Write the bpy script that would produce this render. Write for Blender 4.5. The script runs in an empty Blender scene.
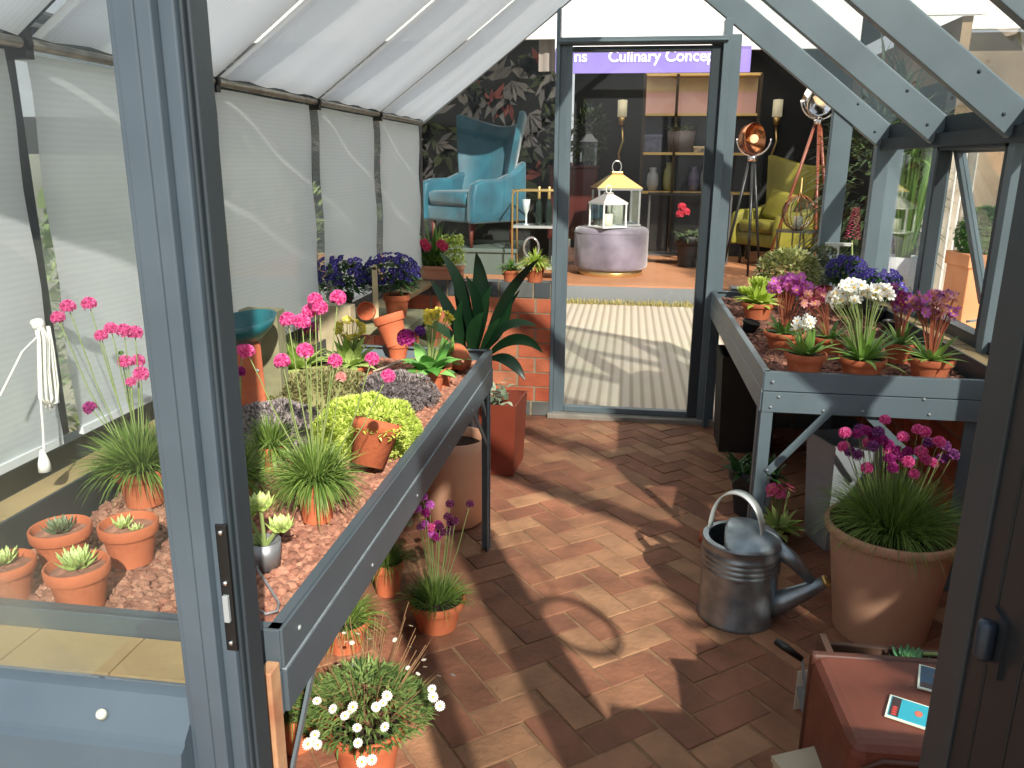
import bpy, math, random
from mathutils import Vector, Matrix, Euler, noise
random.seed(7)
SC = bpy.context.scene
COL = SC.collection
PI = math.pi
# ------------------------------------------------------------ camera (solved from the vanishing points)
F = 800.0; CX, CY = 512, 384; H = 1.55
aY = Vector((631-CX, 165-CY, F)).normalized()
vv = Vector((488-CX, 3300-CY, F))
aZ = -(vv - aY*vv.dot(aY)).normalized()
aX = aY.cross(aZ)
def ray(u, v):
    c = Vector((u-CX, v-CY, F)); return Vector((aX.dot(c), aY.dot(c), aZ.dot(c)))
def onz(u, v, z=0.0):
    r = ray(u, v); t = (z-H)/r.z; return Vector((r.x*t, r.y*t, z))
def ony(u, v, y):
    r = ray(u, v); t = y/r.y; return Vector((r.x*t, y, r.z*t+H))
def onx(u, v, x):
    r = ray(u, v); t = x/r.x; return Vector((x, r.y*t, r.z*t+H))
def mpp(p):
    return (aX.z*p[0]+aY.z*p[1]+aZ.z*(p[2]-H))/F
cam = bpy.data.cameras.new('camera'); co = bpy.data.objects.new('camera', cam); COL.objects.link(co)
cam.sensor_width = 36; cam.lens = 36*F/1024; cam.clip_start = 0.02; cam.clip_end = 200
M = Matrix(((aX.x, -aX.y, -aX.z, 0), (aY.x, -aY.y, -aY.z, 0), (aZ.x, -aZ.y, -aZ.z, H), (0, 0, 0, 1)))
co.matrix_world = M
SC.camera = co
# ------------------------------------------------------------ materials
def lin(h):
    if isinstance(h, str):
        h = h.lstrip('#'); c = [int(h[i:i+2], 16)/255 for i in (0, 2, 4)]
        return tuple(x/12.92 if x <= .04045 else ((x+.055)/1.055)**2.4 for x in c)+(1,)
    return tuple(h)+(1,)
MATS = {}
def mat(name, c, c2=None, mode='noise', scale=12, rough=.6, metal=0, bump=0, bscale=None, transl=0, emis=0, spec=.5, coat=0, c3=None):
    if name in MATS: return MATS[name]
    m = bpy.data.materials.new(name); m.use_nodes = True; N = m.node_tree.nodes; L = m.node_tree.links
    b = N['Principled BSDF']; b.inputs['Roughness'].default_value = rough; b.inputs['Metallic'].default_value = metal
    b.inputs['Specular IOR Level'].default_value = spec; b.inputs['Coat Weight'].default_value = coat
    b.inputs['Base Color'].default_value = lin(c)
    tc = N.new('ShaderNodeTexCoord'); src = None
    if c2:
        r = N.new('ShaderNodeValToRGB'); r.color_ramp.elements[0].color = lin(c); r.color_ramp.elements[1].color = lin(c2)
        if c3:
            e = r.color_ramp.elements.new(.5); e.color = lin(c3)
        if mode == 'var':
            a = N.new('ShaderNodeAttribute'); a.attribute_name = 'var'; L.new(a.outputs['Fac'], r.inputs['Fac'])
        else:
            n = N.new('ShaderNodeTexNoise'); n.inputs['Scale'].default_value = scale; n.inputs['Detail'].default_value = 5
            L.new(tc.outputs['Object'], n.inputs['Vector']); L.new(n.outputs['Fac'], r.inputs['Fac'])
            r.color_ramp.elements[0].position = .32; r.color_ramp.elements[-1].position = .68
        src = r.outputs['Color']
        if mode == 'var' and scale:
            n = N.new('ShaderNodeTexNoise'); n.inputs['Scale'].default_value = scale; n.inputs['Detail'].default_value = 6
            L.new(tc.outputs['Object'], n.inputs['Vector'])
            mx = N.new('ShaderNodeMix'); mx.data_type = 'RGBA'; mx.blend_type = 'MULTIPLY'; mx.inputs[0].default_value = .55
            rr = N.new('ShaderNodeValToRGB'); rr.color_ramp.elements[0].color = (.35, .35, .35, 1); rr.color_ramp.elements[1].color = (1.25, 1.25, 1.25, 1)
            rr.color_ramp.elements[0].position = .3; rr.color_ramp.elements[1].position = .7
            L.new(n.outputs['Fac'], rr.inputs['Fac']); L.new(src, mx.inputs[6]); L.new(rr.outputs['Color'], mx.inputs[7]); src = mx.outputs[2]
        L.new(src, b.inputs['Base Color'])
    if bump:
        n2 = N.new('ShaderNodeTexNoise'); n2.inputs['Scale'].default_value = bscale or scale*4; n2.inputs['Detail'].default_value = 4
        L.new(tc.outputs['Object'], n2.inputs['Vector'])
        bp = N.new('ShaderNodeBump'); bp.inputs['Strength'].default_value = bump; bp.inputs['Distance'].default_value = .01
        L.new(n2.outputs['Fac'], bp.inputs['Height']); L.new(bp.outputs['Normal'], b.inputs['Normal'])
    if emis:
        b.inputs['Emission Color'].default_value = lin(c); b.inputs['Emission Strength'].default_value = emis
    if transl:
        t = N.new('ShaderNodeBsdfTranslucent'); t.inputs['Color'].default_value = lin(c)
        if src: L.new(src, t.inputs['Color'])
        ms = N.new('ShaderNodeMixShader'); ms.inputs[0].default_value = transl
        L.new(b.outputs[0], ms.inputs[1]); L.new(t.outputs[0], ms.inputs[2]); L.new(ms.outputs[0], N['Material Output'].inputs['Surface'])
    MATS[name] = m; return m
def glass_mat(name, tint='#f8fbfb', refl=.07):
    m = bpy.data.materials.new(name); m.use_nodes = True; N = m.node_tree.nodes; L = m.node_tree.links
    N.remove(N['Principled BSDF'])
    t = N.new('ShaderNodeBsdfTransparent'); t.inputs['Color'].default_value = lin(tint)
    g = N.new('ShaderNodeBsdfGlossy'); g.inputs['Roughness'].default_value = .02
    fr = N.new('ShaderNodeLayerWeight'); fr.inputs['Blend'].default_value = .25
    mr = N.new('ShaderNodeMapRange'); mr.inputs['To Min'].default_value = refl*.25; mr.inputs['To Max'].default_value = .45
    L.new(fr.outputs['Fresnel'], mr.inputs['Value'])
    ms = N.new('ShaderNodeMixShader'); L.new(mr.outputs[0], ms.inputs[0]); L.new(t.outputs[0], ms.inputs[1]); L.new(g.outputs[0], ms.inputs[2])
    L.new(ms.outputs[0], N['Material Output'].inputs['Surface']); return m
def blind_mat(name, axis='Z', trans=.3, col='#c9ccd3'):
    m = bpy.data.materials.new(name); m.use_nodes = True; N = m.node_tree.nodes; L = m.node_tree.links
    b = N['Principled BSDF']; b.inputs['Roughness'].default_value = .8
    tc = N.new('ShaderNodeTexCoord'); w = N.new('ShaderNodeTexWave'); w.bands_direction = axis; w.inputs['Scale'].default_value = 22; w.inputs['Distortion'].default_value = 1.2; w.inputs['Detail'].default_value = 3
    L.new(tc.outputs['Object'], w.inputs['Vector'])
    r = N.new('ShaderNodeValToRGB'); c = lin(col); r.color_ramp.elements[0].color = (c[0]*.87, c[1]*.87, c[2]*.89, 1); r.color_ramp.elements[1].color = c
    L.new(w.outputs['Fac'], r.inputs['Fac']); L.new(r.outputs['Color'], b.inputs['Base Color'])
    t = N.new('ShaderNodeBsdfTranslucent'); t.inputs['Color'].default_value = lin('#f6f7fa')
    ms = N.new('ShaderNodeMixShader'); ms.inputs[0].default_value = .6
    L.new(b.outputs[0], ms.inputs[1]); L.new(t.outputs[0], ms.inputs[2])
    tr = N.new('ShaderNodeBsdfTransparent'); ms2 = N.new('ShaderNodeMixShader')
    ms2.inputs[0].default_value = trans
    L.new(ms.outputs[0], ms2.inputs[1]); L.new(tr.outputs[0], ms2.inputs[2]); L.new(ms2.outputs[0], N['Material Output'].inputs['Surface'])
    return m
# ------------------------------------------------------------ mesh builder
class MB:
    def __init__(s): s.v = []; s.f = []; s.a = []
    def add(s, vs, fs, mt=None, var=None):
        o = len(s.v)
        s.v += [tuple(mt @ Vector(p)) for p in vs] if mt is not None else [tuple(p) for p in vs]
        val = random.random() if var is None else var
        for q in fs: s.f.append(tuple(i+o for i in q)); s.a.append(val)
        return s
    def box(s, x0, x1, y0, y1, z0, z1, var=None, mt=None):
        vs = [(x0,y0,z0),(x1,y0,z0),(x1,y1,z0),(x0,y1,z0),(x0,y0,z1),(x1,y0,z1),(x1,y1,z1),(x0,y1,z1)]
        return s.add(vs, [(0,3,2,1),(4,5,6,7),(0,1,5,4),(1,2,6,5),(2,3,7,6),(3,0,4,7)], mt, var)
    def cbox(s, c, sz, rz=0, var=None):
        mt = Matrix.Translation(c) @ Matrix.Rotation(rz, 4, 'Z')
        return s.box(-sz[0]/2, sz[0]/2, -sz[1]/2, sz[1]/2, -sz[2]/2, sz[2]/2, var, mt)
    def beam(s, p0, p1, w, h, up=(0,0,1), var=None):
        p0 = Vector(p0); p1 = Vector(p1); d = p1-p0; l = d.length; d.normalize()
        sx = d.cross(Vector(up)).normalized(); u = sx.cross(d)
        mt = Matrix(((sx.x,d.x,u.x,p0.x),(sx.y,d.y,u.y,p0.y),(sx.z,d.z,u.z,p0.z),(0,0,0,1)))
        return s.box(-w/2, w/2, 0, l, -h/2, h/2, var, mt)
    def tube(s, pts, r, n=6, closed=False, var=None, cap=True):
        pts = [Vector(p) for p in pts]; k = len(pts); vs = []; prev = None
        for i, p in enumerate(pts):
            a = pts[(i-1) % k] if (closed or i > 0) else pts[0]; b = pts[(i+1) % k] if (closed or i < k-1) else pts[-1]
            d = (b-a)
            d = d.normalized() if d.length > 1e-9 else Vector((0,0,1))
            if prev is None: prev = d.orthogonal().normalized()
            x = (prev - d*prev.dot(d)); x = x.normalized() if x.length > 1e-6 else d.orthogonal().normalized()
            prev = x; y = d.cross(x); rr = r[i] if isinstance(r, (list, tuple)) else r
            for j in range(n):
                t = 2*PI*j/n; vs.append(p + x*math.cos(t)*rr + y*math.sin(t)*rr)
        fs = []
        for i in range(k if closed else k-1):
            for j in range(n):
                fs.append((i*n+j, i*n+(j+1) % n, ((i+1) % k)*n+(j+1) % n, ((i+1) % k)*n+j))
        if cap and not closed: fs.append(tuple(range(n))[::-1]); fs.append(tuple(range((k-1)*n, k*n)))
        return s.add(vs, fs, None, var)
    def lathe(s, prof, n=28, mt=None, var=None):
        vs = []; fs = []
        for r, z in prof:
            for j in range(n): vs.append((r*math.cos(2*PI*j/n), r*math.sin(2*PI*j/n), z))
        for i in range(len(prof)-1):
            for j in range(n): fs.append((i*n+j, i*n+(j+1) % n, (i+1)*n+(j+1) % n, (i+1)*n+j))
        return s.add(vs, fs, mt, var)
    def prism(s, poly, t, mt=None, var=None):   # polygon in xz extruded along y by +-t/2
        k = len(poly); vs = [(x, -t/2, z) for x, z in poly]+[(x, t/2, z) for x, z in poly]
        fs = [tuple(range(k)), tuple(range(k, 2*k))[::-1]]+[(i, i+k, (i+1) % k+k, (i+1) % k) for i in range(k)]
        return s.add(vs, fs, mt, var)
    def sheet(s, fn, nu, nv, th=(0, 0, 0), var=None):
        th = Vector(th); vs = []; fs = []
        for q in range(2 if th.length else 1):
            for i in range(nu+1):
                for j in range(nv+1): vs.append(Vector(fn(i/nu, j/nv))+th*q)
        W = nv+1; O = (nu+1)*W
        for i in range(nu):
            for j in range(nv):
                a = i*W+j; fs.append((a, a+W, a+W+1, a+1))
                if th.length: fs.append((a+O+1, a+O+W+1, a+O+W, a+O))
        if th.length:
            for i in range(nu):
                a = i*W; fs.append((a+O, a+O+W, a+W, a)); a = i*W+nv; fs.append((a, a+W, a+O+W, a+O))
            for j in range(nv):
                a = j; fs.append((a, a+1, a+O+1, a+O)); a = nu*W+j; fs.append((a+O, a+O+1, a+1, a))
        return s.add(vs, fs, None, var)
    def ell(s, c, r, nu=10, nv=7, var=None, jit=0):
        vs = [(c[0], c[1], c[2]-r[2])]; fs = []
        for i in range(1, nv):
            t = PI*i/nv-PI/2
            for j in range(nu):
                k = 1+random.uniform(-jit, jit); a = 2*PI*j/nu
                vs.append((c[0]+r[0]*k*math.cos(t)*math.cos(a), c[1]+r[1]*k*math.cos(t)*math.sin(a), c[2]+r[2]*k*math.sin(t)))
        vs.append((c[0], c[1], c[2]+r[2]))
        for j in range(nu):
            fs.append((0, 1+(j+1) % nu, 1+j)); o = 1+(nv-2)*nu; fs.append((len(vs)-1, o+j, o+(j+1) % nu))
        for i in range(nv-2):
            for j in range(nu):
                a = 1+i*nu; fs.append((a+j, a+(j+1) % nu, a+nu+(j+1) % nu, a+nu+j))
        return s.add(vs, fs, None, var)
    def leaf(s, p, d, l, w, droop=0.3, fold=.15, seg=4, up=Vector((0,0,1)), tip=.5, var=None, stiff=1.0):
        """leaf blade from p along d, bending down by droop"""
        p = Vector(p); d = Vector(d).normalized(); sd = d.cross(up)
        sd = sd.normalized() if sd.length > 1e-4 else Vector((1,0,0))
        vs = []; q = p.copy(); st = l/seg
        for i in range(seg+1):
            t = i/seg; ww = w*math.sin(PI*min(1, (t*.92+.08))**tip)*.5 if i < seg else w*.02
            n = sd.cross(d)
            vs += [q - sd*ww + n*fold*ww, q.copy(), q + sd*ww + n*fold*ww]
            d = (d + Vector((0,0,-droop/seg*(1+t)))).normalized(); q = q + d*st
        fs = []
        for i in range(seg):
            a = i*3; fs += [(a, a+1, a+4, a+3), (a+1, a+2, a+5, a+4)]
        return s.add(vs, fs, None, var)
    def blade(s, p, d, l, w, droop, seg=4, var=None):
        p = Vector(p); d = Vector(d).normalized(); vs = []; q = p.copy(); side = d.cross(Vector((0,0,1)))
        side = side.normalized() if side.length > .01 else Vector((1,0,0))
        a = random.uniform(-.9, .9); side = (side*math.cos(a)+d.cross(side)*math.sin(a))
        for i in range(seg+1):
            ww = w*.5*(1-(i/seg)**2*.85)
            vs += [q-side*ww, q+side*ww]; d = (d+Vector((0,0,-droop/seg))).normalized(); q = q+d*l/seg
        return s.add(vs, [(2*i, 2*i+1, 2*i+3, 2*i+2) for i in range(seg)], None, var)
    def build(s, name, m, parent=None, smooth=False, bevel=0, loc=None):
        me = bpy.data.meshes.new(name); me.from_pydata(s.v, [], s.f); me.update()
        at = me.attributes.new('var', 'FLOAT', 'FACE'); at.data.foreach_set('value', s.a)
        if smooth: me.polygons.foreach_set('use_smooth', [True]*len(me.polygons))
        if m: me.materials.append(m)
        o = bpy.data.objects.new(name, me); COL.objects.link(o)
        if parent: o.parent = parent
        if loc is not None: o.location = loc
        if bevel:
            bm = o.modifiers.new('bevel', 'BEVEL'); bm.width = bevel; bm.segments = 3; bm.limit_method = 'ANGLE'
            if smooth: me.polygons.foreach_set('use_smooth', [True]*len(me.polygons))
        return o
def tag(o, label, cat, group=None, kind=None):
    o['label'] = label; o['category'] = cat
    if group: o['group'] = group
    if kind: o['kind'] = kind
    return o
def thing(name, label, cat, loc=(0,0,0), rot=(0,0,0), group=None):
    o = bpy.data.objects.new(name, None); COL.objects.link(o); o.empty_display_size = .05
    o.location = loc; o.rotation_euler = rot
    return tag(o, label, cat, group)
def struct(name, mb, m, parent=None, **k):
    o = mb.build(name, m, parent, **k)
    if parent is None: o['kind'] = 'structure'
    return o
def dup(o, name, parent, loc, rot=None, sc=None):
    c = o.copy(); c.name = name; COL.objects.link(c); c.parent = parent; c.location = loc
    if rot is not None: c.rotation_euler = rot
    if sc is not None: c.scale = (sc,)*3
    return c
def rnd(a, b): return random.uniform(a, b)
# ------------------------------------------------------------ palette
BLUE = mat('grey blue powder coated metal', '#5f6d75', '#6d7b83', scale=3, rough=.42, bump=.02, bscale=300)
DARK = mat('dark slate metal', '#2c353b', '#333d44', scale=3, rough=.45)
BLACK = mat('black', '#0d0e10', rough=.5)
TERRA = mat('terracotta', '#ad5836', '#c8704a', scale=9, rough=.8, bump=.15, bscale=90)
TERRA2 = mat('terracotta pale', '#c68a6e', '#b9795c', scale=5, rough=.85, bump=.1, bscale=60)
SOIL = mat('soil', '#241811', '#3a2a1e', scale=60, rough=1, bump=.8, bscale=120)
GRASS = mat('thrift leaves', '#4a6c2b', '#94ad58', mode='var', scale=0, rough=.5, transl=.3)
GREEN = mat('mid green leaves', '#466f2e', '#8fb25a', mode='var', scale=0, rough=.45, transl=.25)
DGREEN = mat('dark glossy leaves', '#0c2516', '#264c2b', mode='var', scale=0, rough=.35, transl=.12)
LIME = mat('lime sedum', '#a9c23c', '#e2ec86', mode='var', scale=0, rough=.6, transl=.25)
GSED = mat('grey purple sedum', '#625a5c', '#a79c9a', mode='var', scale=0, rough=.7)
BSED = mat('bronze green sedum', '#57602f', '#a39a6c', mode='var', scale=0, rough=.7)
YGSED = mat('yellow green sedum', '#7a9636', '#b9cd6a', mode='var', scale=0, rough=.7, transl=.2)
PGREEN = mat('pale succulent', '#a6bf62', '#e6ecae', mode='var', scale=0, rough=.5, transl=.15)
PINK = mat('bright pink petals', '#d83a8e', '#ff8cc8', mode='var', scale=0, rough=.6, transl=.35)
MAG = mat('magenta petals', '#8a1064', '#c93c9c', mode='var', scale=0, rough=.6, transl=.25)
PLUM = mat('plum petals', '#4a1536', '#7d3560', mode='var', scale=0, rough=.6, transl=.2)
ORCH = mat('orchid pink petals', '#d65ccc', '#f7a0ea', mode='var', scale=0, rough=.6, transl=.35)
SALM = mat('salmon pink petals', '#dd8a8c', '#f6bdb4', mode='var', scale=0, rough=.6, transl=.35)
VIO = mat('violet petals', '#231a5e', '#4a3aa0', mode='var', scale=0, rough=.6, transl=.25)
WHITE = mat('white petals', '#f2f0e4', '#ffffff', mode='var', scale=0, rough=.6, transl=.25)
YELL = mat('yellow petals', '#d9c02e', '#f5e873', mode='var', scale=0, rough=.6, transl=.25)
YEYE = mat('yellow centre', '#d8a91c', rough=.7)
STEM = mat('stem', '#7f9355', '#93a063', scale=30, rough=.6, transl=.1)
WOODC = mat('weathered coping timber', '#b39a70', '#8d7a58', scale=4, rough=.8, bump=.2, bscale=40)
CHROME = mat('chrome', '#e8e8ea', rough=.12, metal=1)
GOLD = mat('gold metal', '#d9b777', rough=.3, metal=.9)
COPPER = mat('copper', '#b87952', rough=.22, metal=1)
GLASS = glass_mat('greenhouse glass')
GLASS2 = glass_mat('thin clear glass', '#f4f8f8', .1)
STEEL = mat('steel bolt', '#9aa1a5', rough=.5, metal=.2)
# ------------------------------------------------------------ setting: floor, walls, frame
LX, RX, GY, FY = -1.24, 1.38, 4.89, .93
RDX, SL = .07, .77
def roofz(x): return 1.78+(RX-x)*SL if x > RDX else 1.78+(x-LX)*SL
BRICKF = mat('old red floor brick', '#82543f', '#a87d5c', mode='var', scale=7, rough=.8, bump=.5, bscale=45, c3='#946148')
MORT = mat('floor mortar', '#7a5c44', '#947256', scale=20, rough=1)
mb = MB()
W_, L_ = .108, .222
ang = math.radians(38)
R2 = Matrix.Rotation(ang, 2)
def inpoly(x, y): return -1.55 < x < 1.55 and -.9 < y < 4.92
for i in range(-40, 41):
    for j in range(-40, 41):
        # herringbone: pairs of bricks on a 2:1 lattice
        for k in range(2):
            bx = (i*1 + j*1)*W_ + 0; by = (i*-1 + j*1)*W_ + (0)
            bx = (i + 2*j)*W_ if False else (i*W_ + j*2*L_); by = i*W_
            if k == 0: x0, y0, sx, sy = bx, by, L_, W_
            else: x0, y0, sx, sy = bx-W_, by, W_, L_
            c = R2 @ Vector((x0+sx/2, y0+sy/2)) + Vector((0, 2.0))
            if not inpoly(c.x, c.y): continue
            g = .0035; h = rnd(-.0015, .0015); tl = rnd(-.002, .002)
            mt = Matrix.Translation((c.x, c.y, h)) @ Matrix.Rotation(ang, 4, 'Z') @ Matrix.Rotation(tl/.1, 4, 'X')
            mb.box(-sx/2+g, sx/2-g, -sy/2+g, sy/2-g, -.03, 0, None, mt)
fl = struct('floor', mb, BRICKF, bevel=.003)
m2 = MB().box(-1.6, 1.6, -1.2, 4.95, -.08, -.0035); struct('mortar_bed', m2, MORT, fl)
# outside ground
PAVE = mat('pale ribbed trackway boards', '#c9bfae', '#b7ac99', scale=2, rough=.8)
def wave_floor():
    m = bpy.data.materials.new('ribbed pale paving'); m.use_nodes = True; N = m.node_tree.nodes; L = m.node_tree.links; b = N['Principled BSDF']; b.inputs['Roughness'].default_value = .8
    tc = N.new('ShaderNodeTexCoord'); w = N.new('ShaderNodeTexWave'); w.bands_direction = 'X'; w.inputs['Scale'].default_value = 4.2; w.inputs['Distortion'].default_value = 0
    n = N.new('ShaderNodeTexNoise'); n.inputs['Scale'].default_value = 2.5; n.inputs['Detail'].default_value = 6
    L.new(tc.outputs['Object'], w.inputs['Vector']); L.new(tc.outputs['Object'], n.inputs['Vector'])
    r = N.new('ShaderNodeValToRGB'); r.color_ramp.elements[0].color = lin('#aa9b88'); r.color_ramp.elements[1].color = lin('#cdbda9'); r.color_ramp.elements[0].position = .12; r.color_ramp.elements[1].position = .5
    L.new(w.outputs['Fac'], r.inputs['Fac'])
    mx = N.new('ShaderNodeMix'); mx.data_type = 'RGBA'; mx.blend_type = 'MULTIPLY'; mx.inputs[0].default_value = .15
    L.new(r.outputs['Color'], mx.inputs[6]); L.new(n.outputs['Color'], mx.inputs[7]); L.new(mx.outputs[2], b.inputs['Base Color'])
    bp = N.new('ShaderNodeBump'); bp.inputs['Strength'].default_value = .4; bp.inputs['Distance'].default_value = .01; L.new(w.outputs['Fac'], bp.inputs['Height']); L.new(bp.outputs['Normal'], b.inputs['Normal'])
    return m
o = struct('ground_path', MB().box(-1.7, 5, 4.96, 9.2, -.1, .0), wave_floor())
o = struct('ground', MB().box(-40, 40, -14, 50, -.3, -.1), mat('trodden earth', '#b5ab95', '#8e8a70', scale=1.2, rough=1))
TURF = mat('dry turf', '#8f8a4e', '#c2b27a', mode='var', scale=0, rough=.9, transl=.2)
mb = MB()
for i in range(3500):
    mb.blade((rnd(-2.2, 3.5), 9.2+rnd(-.06, .1), -.02), (rnd(-.4, .4), rnd(-.4, .4), 1), rnd(.03, .1), .012, .5, 2)
o = mb.build('grass_strip', TURF); tag(o, 'thin dry turf strip along the grey pavilion step', 'grass', kind='stuff')
# brick walls
WBR = mat('red wall brick', '#b5573c', '#d88a66', mode='var', scale=8, rough=.85, bump=.3, bscale=60, c3='#c66c4c')
WMO = mat('pale wall mortar', '#a79880', '#8e8069', scale=15, rough=1)
ENG = mat('blue grey engineering brick', '#4c5358', '#7a7c78', mode='var', scale=6, rough=.6)
def brick_wall(name, p0, p1, z1, th=.11, coping=True, red=WBR):
    """wall from p0 to p1 (xy), brick course faces on both sides, rowlock coping"""
    p0 = Vector(p0); p1 = Vector(p1); d = p1-p0; l = d.length; a = math.atan2(d.y, d.x)
    mt = Matrix.Translation((p0.x, p0.y, 0)) @ Matrix.Rotation(a, 4, 'Z')
    o = struct(name, MB().box(0, l, -th/2+.005, th/2-.005, 0, z1-.002, None, mt), WMO)
    mb = MB(); m3 = MB(); z = .095; k = 0; top = z1-(.095 if coping else 0)
    ch = (top-z)/round((top-z)/.09)
    x = 0
    while x < l-.01:
        e = min(l, x+.21); m3.box(x+.005, e-.005, -th/2-.001, th/2+.001, .004, .09, None, mt); x += .215
    while z < top-.01:
        x = -.11*(k % 2)
        while x < l-.01:
            a0 = max(0, x)+.005; a1 = min(l, x+.215)-.005
            if a1-a0 > .02: mb.box(a0, a1, -th/2, th/2, z+.005, z+ch-.005, None, mt)
            x += .22
        z += ch; k += 1
    x = 0
    while coping and x < l-.01:
        e = min(l, x+.105); m3.box(x+.005, e-.004, -th/2-.004, th/2+.004, z1-.09, z1, None, mt); x += .108
    struct('brick_courses', mb, red, o); struct('coping_bricks', m3, ENG, o); return o
brick_wall('wall_back', (-1.42, GY+.02), (-.43, GY+.02), .85)
brick_wall('wall_back.001', (.62, GY+.02), (1.5, GY+.02), .85)
brick_wall('wall_right', (1.455, .95), (1.455, 4.84), .83, coping=False)
brick_wall('wall_left', (-1.40, .95), (-1.40, 4.84), .82, coping=False)
brick_wall('wall_front', (-1.46, .96), (-.60, .96), .76, coping=False)
brick_wall('wall_front.001', (.50, .96), (1.51, .96), .80, coping=False)
# timber copings (inside ledges)
mb = MB(); y = .93
while y < 4.8: mb.box(-1.32, -1.178, y+.003, y+.40, .822, .846); y += .405
struct('trim_1', mb, WOODC)
mb = MB(); x = -1.46
for x0, x1 in ((-1.46, -1.18), (-1.177, -.93), (-.927, -.745), (-.742, -.60)): mb.box(x0, x1, .95, 1.043, .785, .806)
struct('trim_2', mb, WOODC)
mb = MB(); y = 1.0
while y < 4.8: mb.box(1.30, 1.40, y+.003, y+.40, .832, .852); y += .405
struct('trim_3', mb, WOODC)
# left wall: sill, posts, glass
mb = MB().box(-1.345, -1.30, .95, GY, .842, .90); struct('trim_4', mb, DARK)
BAR = [1.60, 2.385, 3.20, 4.02]
k = 5
for y in BAR:
    mb = MB().box(-1.345, -1.285, y-.026, y+.026, .93, 1.80); mb.beam((-1.30, y, 1.80), (RDX, y, roofz(RDX)+.03), .05, .05, (0,0,1)); struct('trim_%d' % k, mb, DARK); k += 1
mb = MB().box(-1.36, -1.27, .93, GY+.03, 1.80, 1.86); struct('trim_%d' % k, mb, DARK); k += 1
o = struct('window_1', MB().box(-1.322, -1.318, .95, GY, .93, 1.80), GLASS)
# ridge
mb = MB().box(RDX-.04, RDX+.04, .9, GY+.05, roofz(RDX)-.06, roofz(RDX)+.08); struct('trim_%d' % k, mb, BLUE); k += 1
# right roof rafters with visible depth
RAF = [.96, 1.66, 2.48, 3.29, 4.07, GY+.0]
for y in RAF:
    dz = -.085
    mb = MB(); mb.beam((RDX+.03, y, roofz(RDX)+dz), (RX+.015, y, roofz(RX)+dz+.01), .045, .125, (0,0,1))
    r = struct('trim_%d' % k, mb, BLUE, bevel=.003); k += 1
    for q in ((RX-.055, -.085), (RX-.0, -.12), (RX-.16, -.02)):
        MB().lathe([(0, .0), (.0075, 0), (.006, .004), (0, .005)], 10, Matrix.Translation((q[0], y-.0225, roofz(q[0])+q[1])) @ Matrix.Rotation(PI/2, 4, 'X')).build('bolt', DARK, r, smooth=True)
# glass roof
def quad(pts, th=.004): 
    m = MB(); p = [Vector(q) for q in pts]; n = (p[1]-p[0]).cross(p[2]-p[0]).normalized()*th
    return m.add(p+[q+n for q in p], [(0,1,2,3), (7,6,5,4), (0,4,5,1), (1,5,6,2), (2,6,7,3), (3,7,4,0)])
zr = roofz(RDX)
c_ = struct('ceiling', quad([(RDX, .93, zr+.005), (RX+.08, .93, roofz(RX+.08)+.005), (RX+.08, GY, roofz(RX+.08)+.005), (RDX, GY, zr+.005)]), GLASS)
struct('ceiling.001', quad([(RDX, .93, zr+.06), (LX-.1, .93, 1.78+.06-.077), (LX-.1, GY, 1.78+.06-.077), (RDX, GY, zr+.06)]), GLASS)
DSH = mat('shade darkened slate metal', '#1b242b', '#232d35', scale=3, rough=.5)  # tone darkened to paint the shade on the right eave beam
# eave beam right, sill right, posts right
mb = MB().box(RX+.02, RX+.09, .93, GY+.03, 1.665, 1.775); mb.box(RX-.015, RX+.03, .93, GY, 1.64, 1.70); struct('trim_%d' % k, mb, DSH); k += 1
mb = MB().box(RX+.02, RX+.08, .93, GY+.03, .84, .90); struct('trim_%d' % k, mb, DARK); k += 1
for y in RAF[1:-1]:
    mb = MB().box(RX, RX+.07, y-.03, y+.03, .85, 1.70); struct('trim_%d' % k, mb, BLUE, bevel=.003); k += 1
mb = MB().box(RX-.03, RX+.11, GY-.02, GY+.05, .85, 1.76); struct('trim_%d' % k, mb, BLUE); k += 1      # corner post
mb = MB().box(1.10, 1.21, GY-.01, GY+.05, .85, 1.92); struct('trim_%d' % k, mb, BLUE, bevel=.004); k += 1
mb = MB().box(LX-.1, LX-.02, GY-.02, GY+.05, .85, 1.80); struct('trim_%d' % k, mb, DARK); k += 1
# side windows (panes) and the opened vent
wn = 2
for y0, y1 in ((.96, 1.63), (1.69, 2.45), (2.51, 3.26), (4.10, GY-.02)):
    w = struct('window_%d' % wn, MB().box(RX+.035, RX+.039, y0, y1, .90, 1.665), GLASS); wn += 1
w = bpy.data.objects.new('window_%d' % wn, None); COL.objects.link(w); w['kind'] = 'structure'; wn += 1
w.location = (RX+.075, 3.68, 1.66); w.rotation_euler = (0, math.radians(-17), 0)
mb = MB()
for a in ((-.36, -.31), (.31, .36)): mb.box(-.018, .018, a[0], a[1], -.76, 0)
mb.box(-.018, .018, -.31, .31, -.045, 0); mb.box(-.018, .018, -.31, .31, -.76, -.71)
struct('window_frame', mb, BLUE, w, bevel=.003); struct('pane', MB().box(-.002, .002, -.31, .31, -.71, -.045), GLASS, w)
MB().tube([(-.02, 0, -.70), (-.12, .0, -.74), (-.2, .0, -.73)], .006).build('stay', STEEL, w)
mb = MB()
for y0, y1 in ((3.32, 3.345), (4.015, 4.04)): mb.box(RX+.0, RX+.05, y0, y1, .90, 1.665)
mb.box(RX, RX+.05, 3.32, 4.04, 1.625, 1.665); struct('trim_%d' % k, mb, DARK); k += 1
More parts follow.
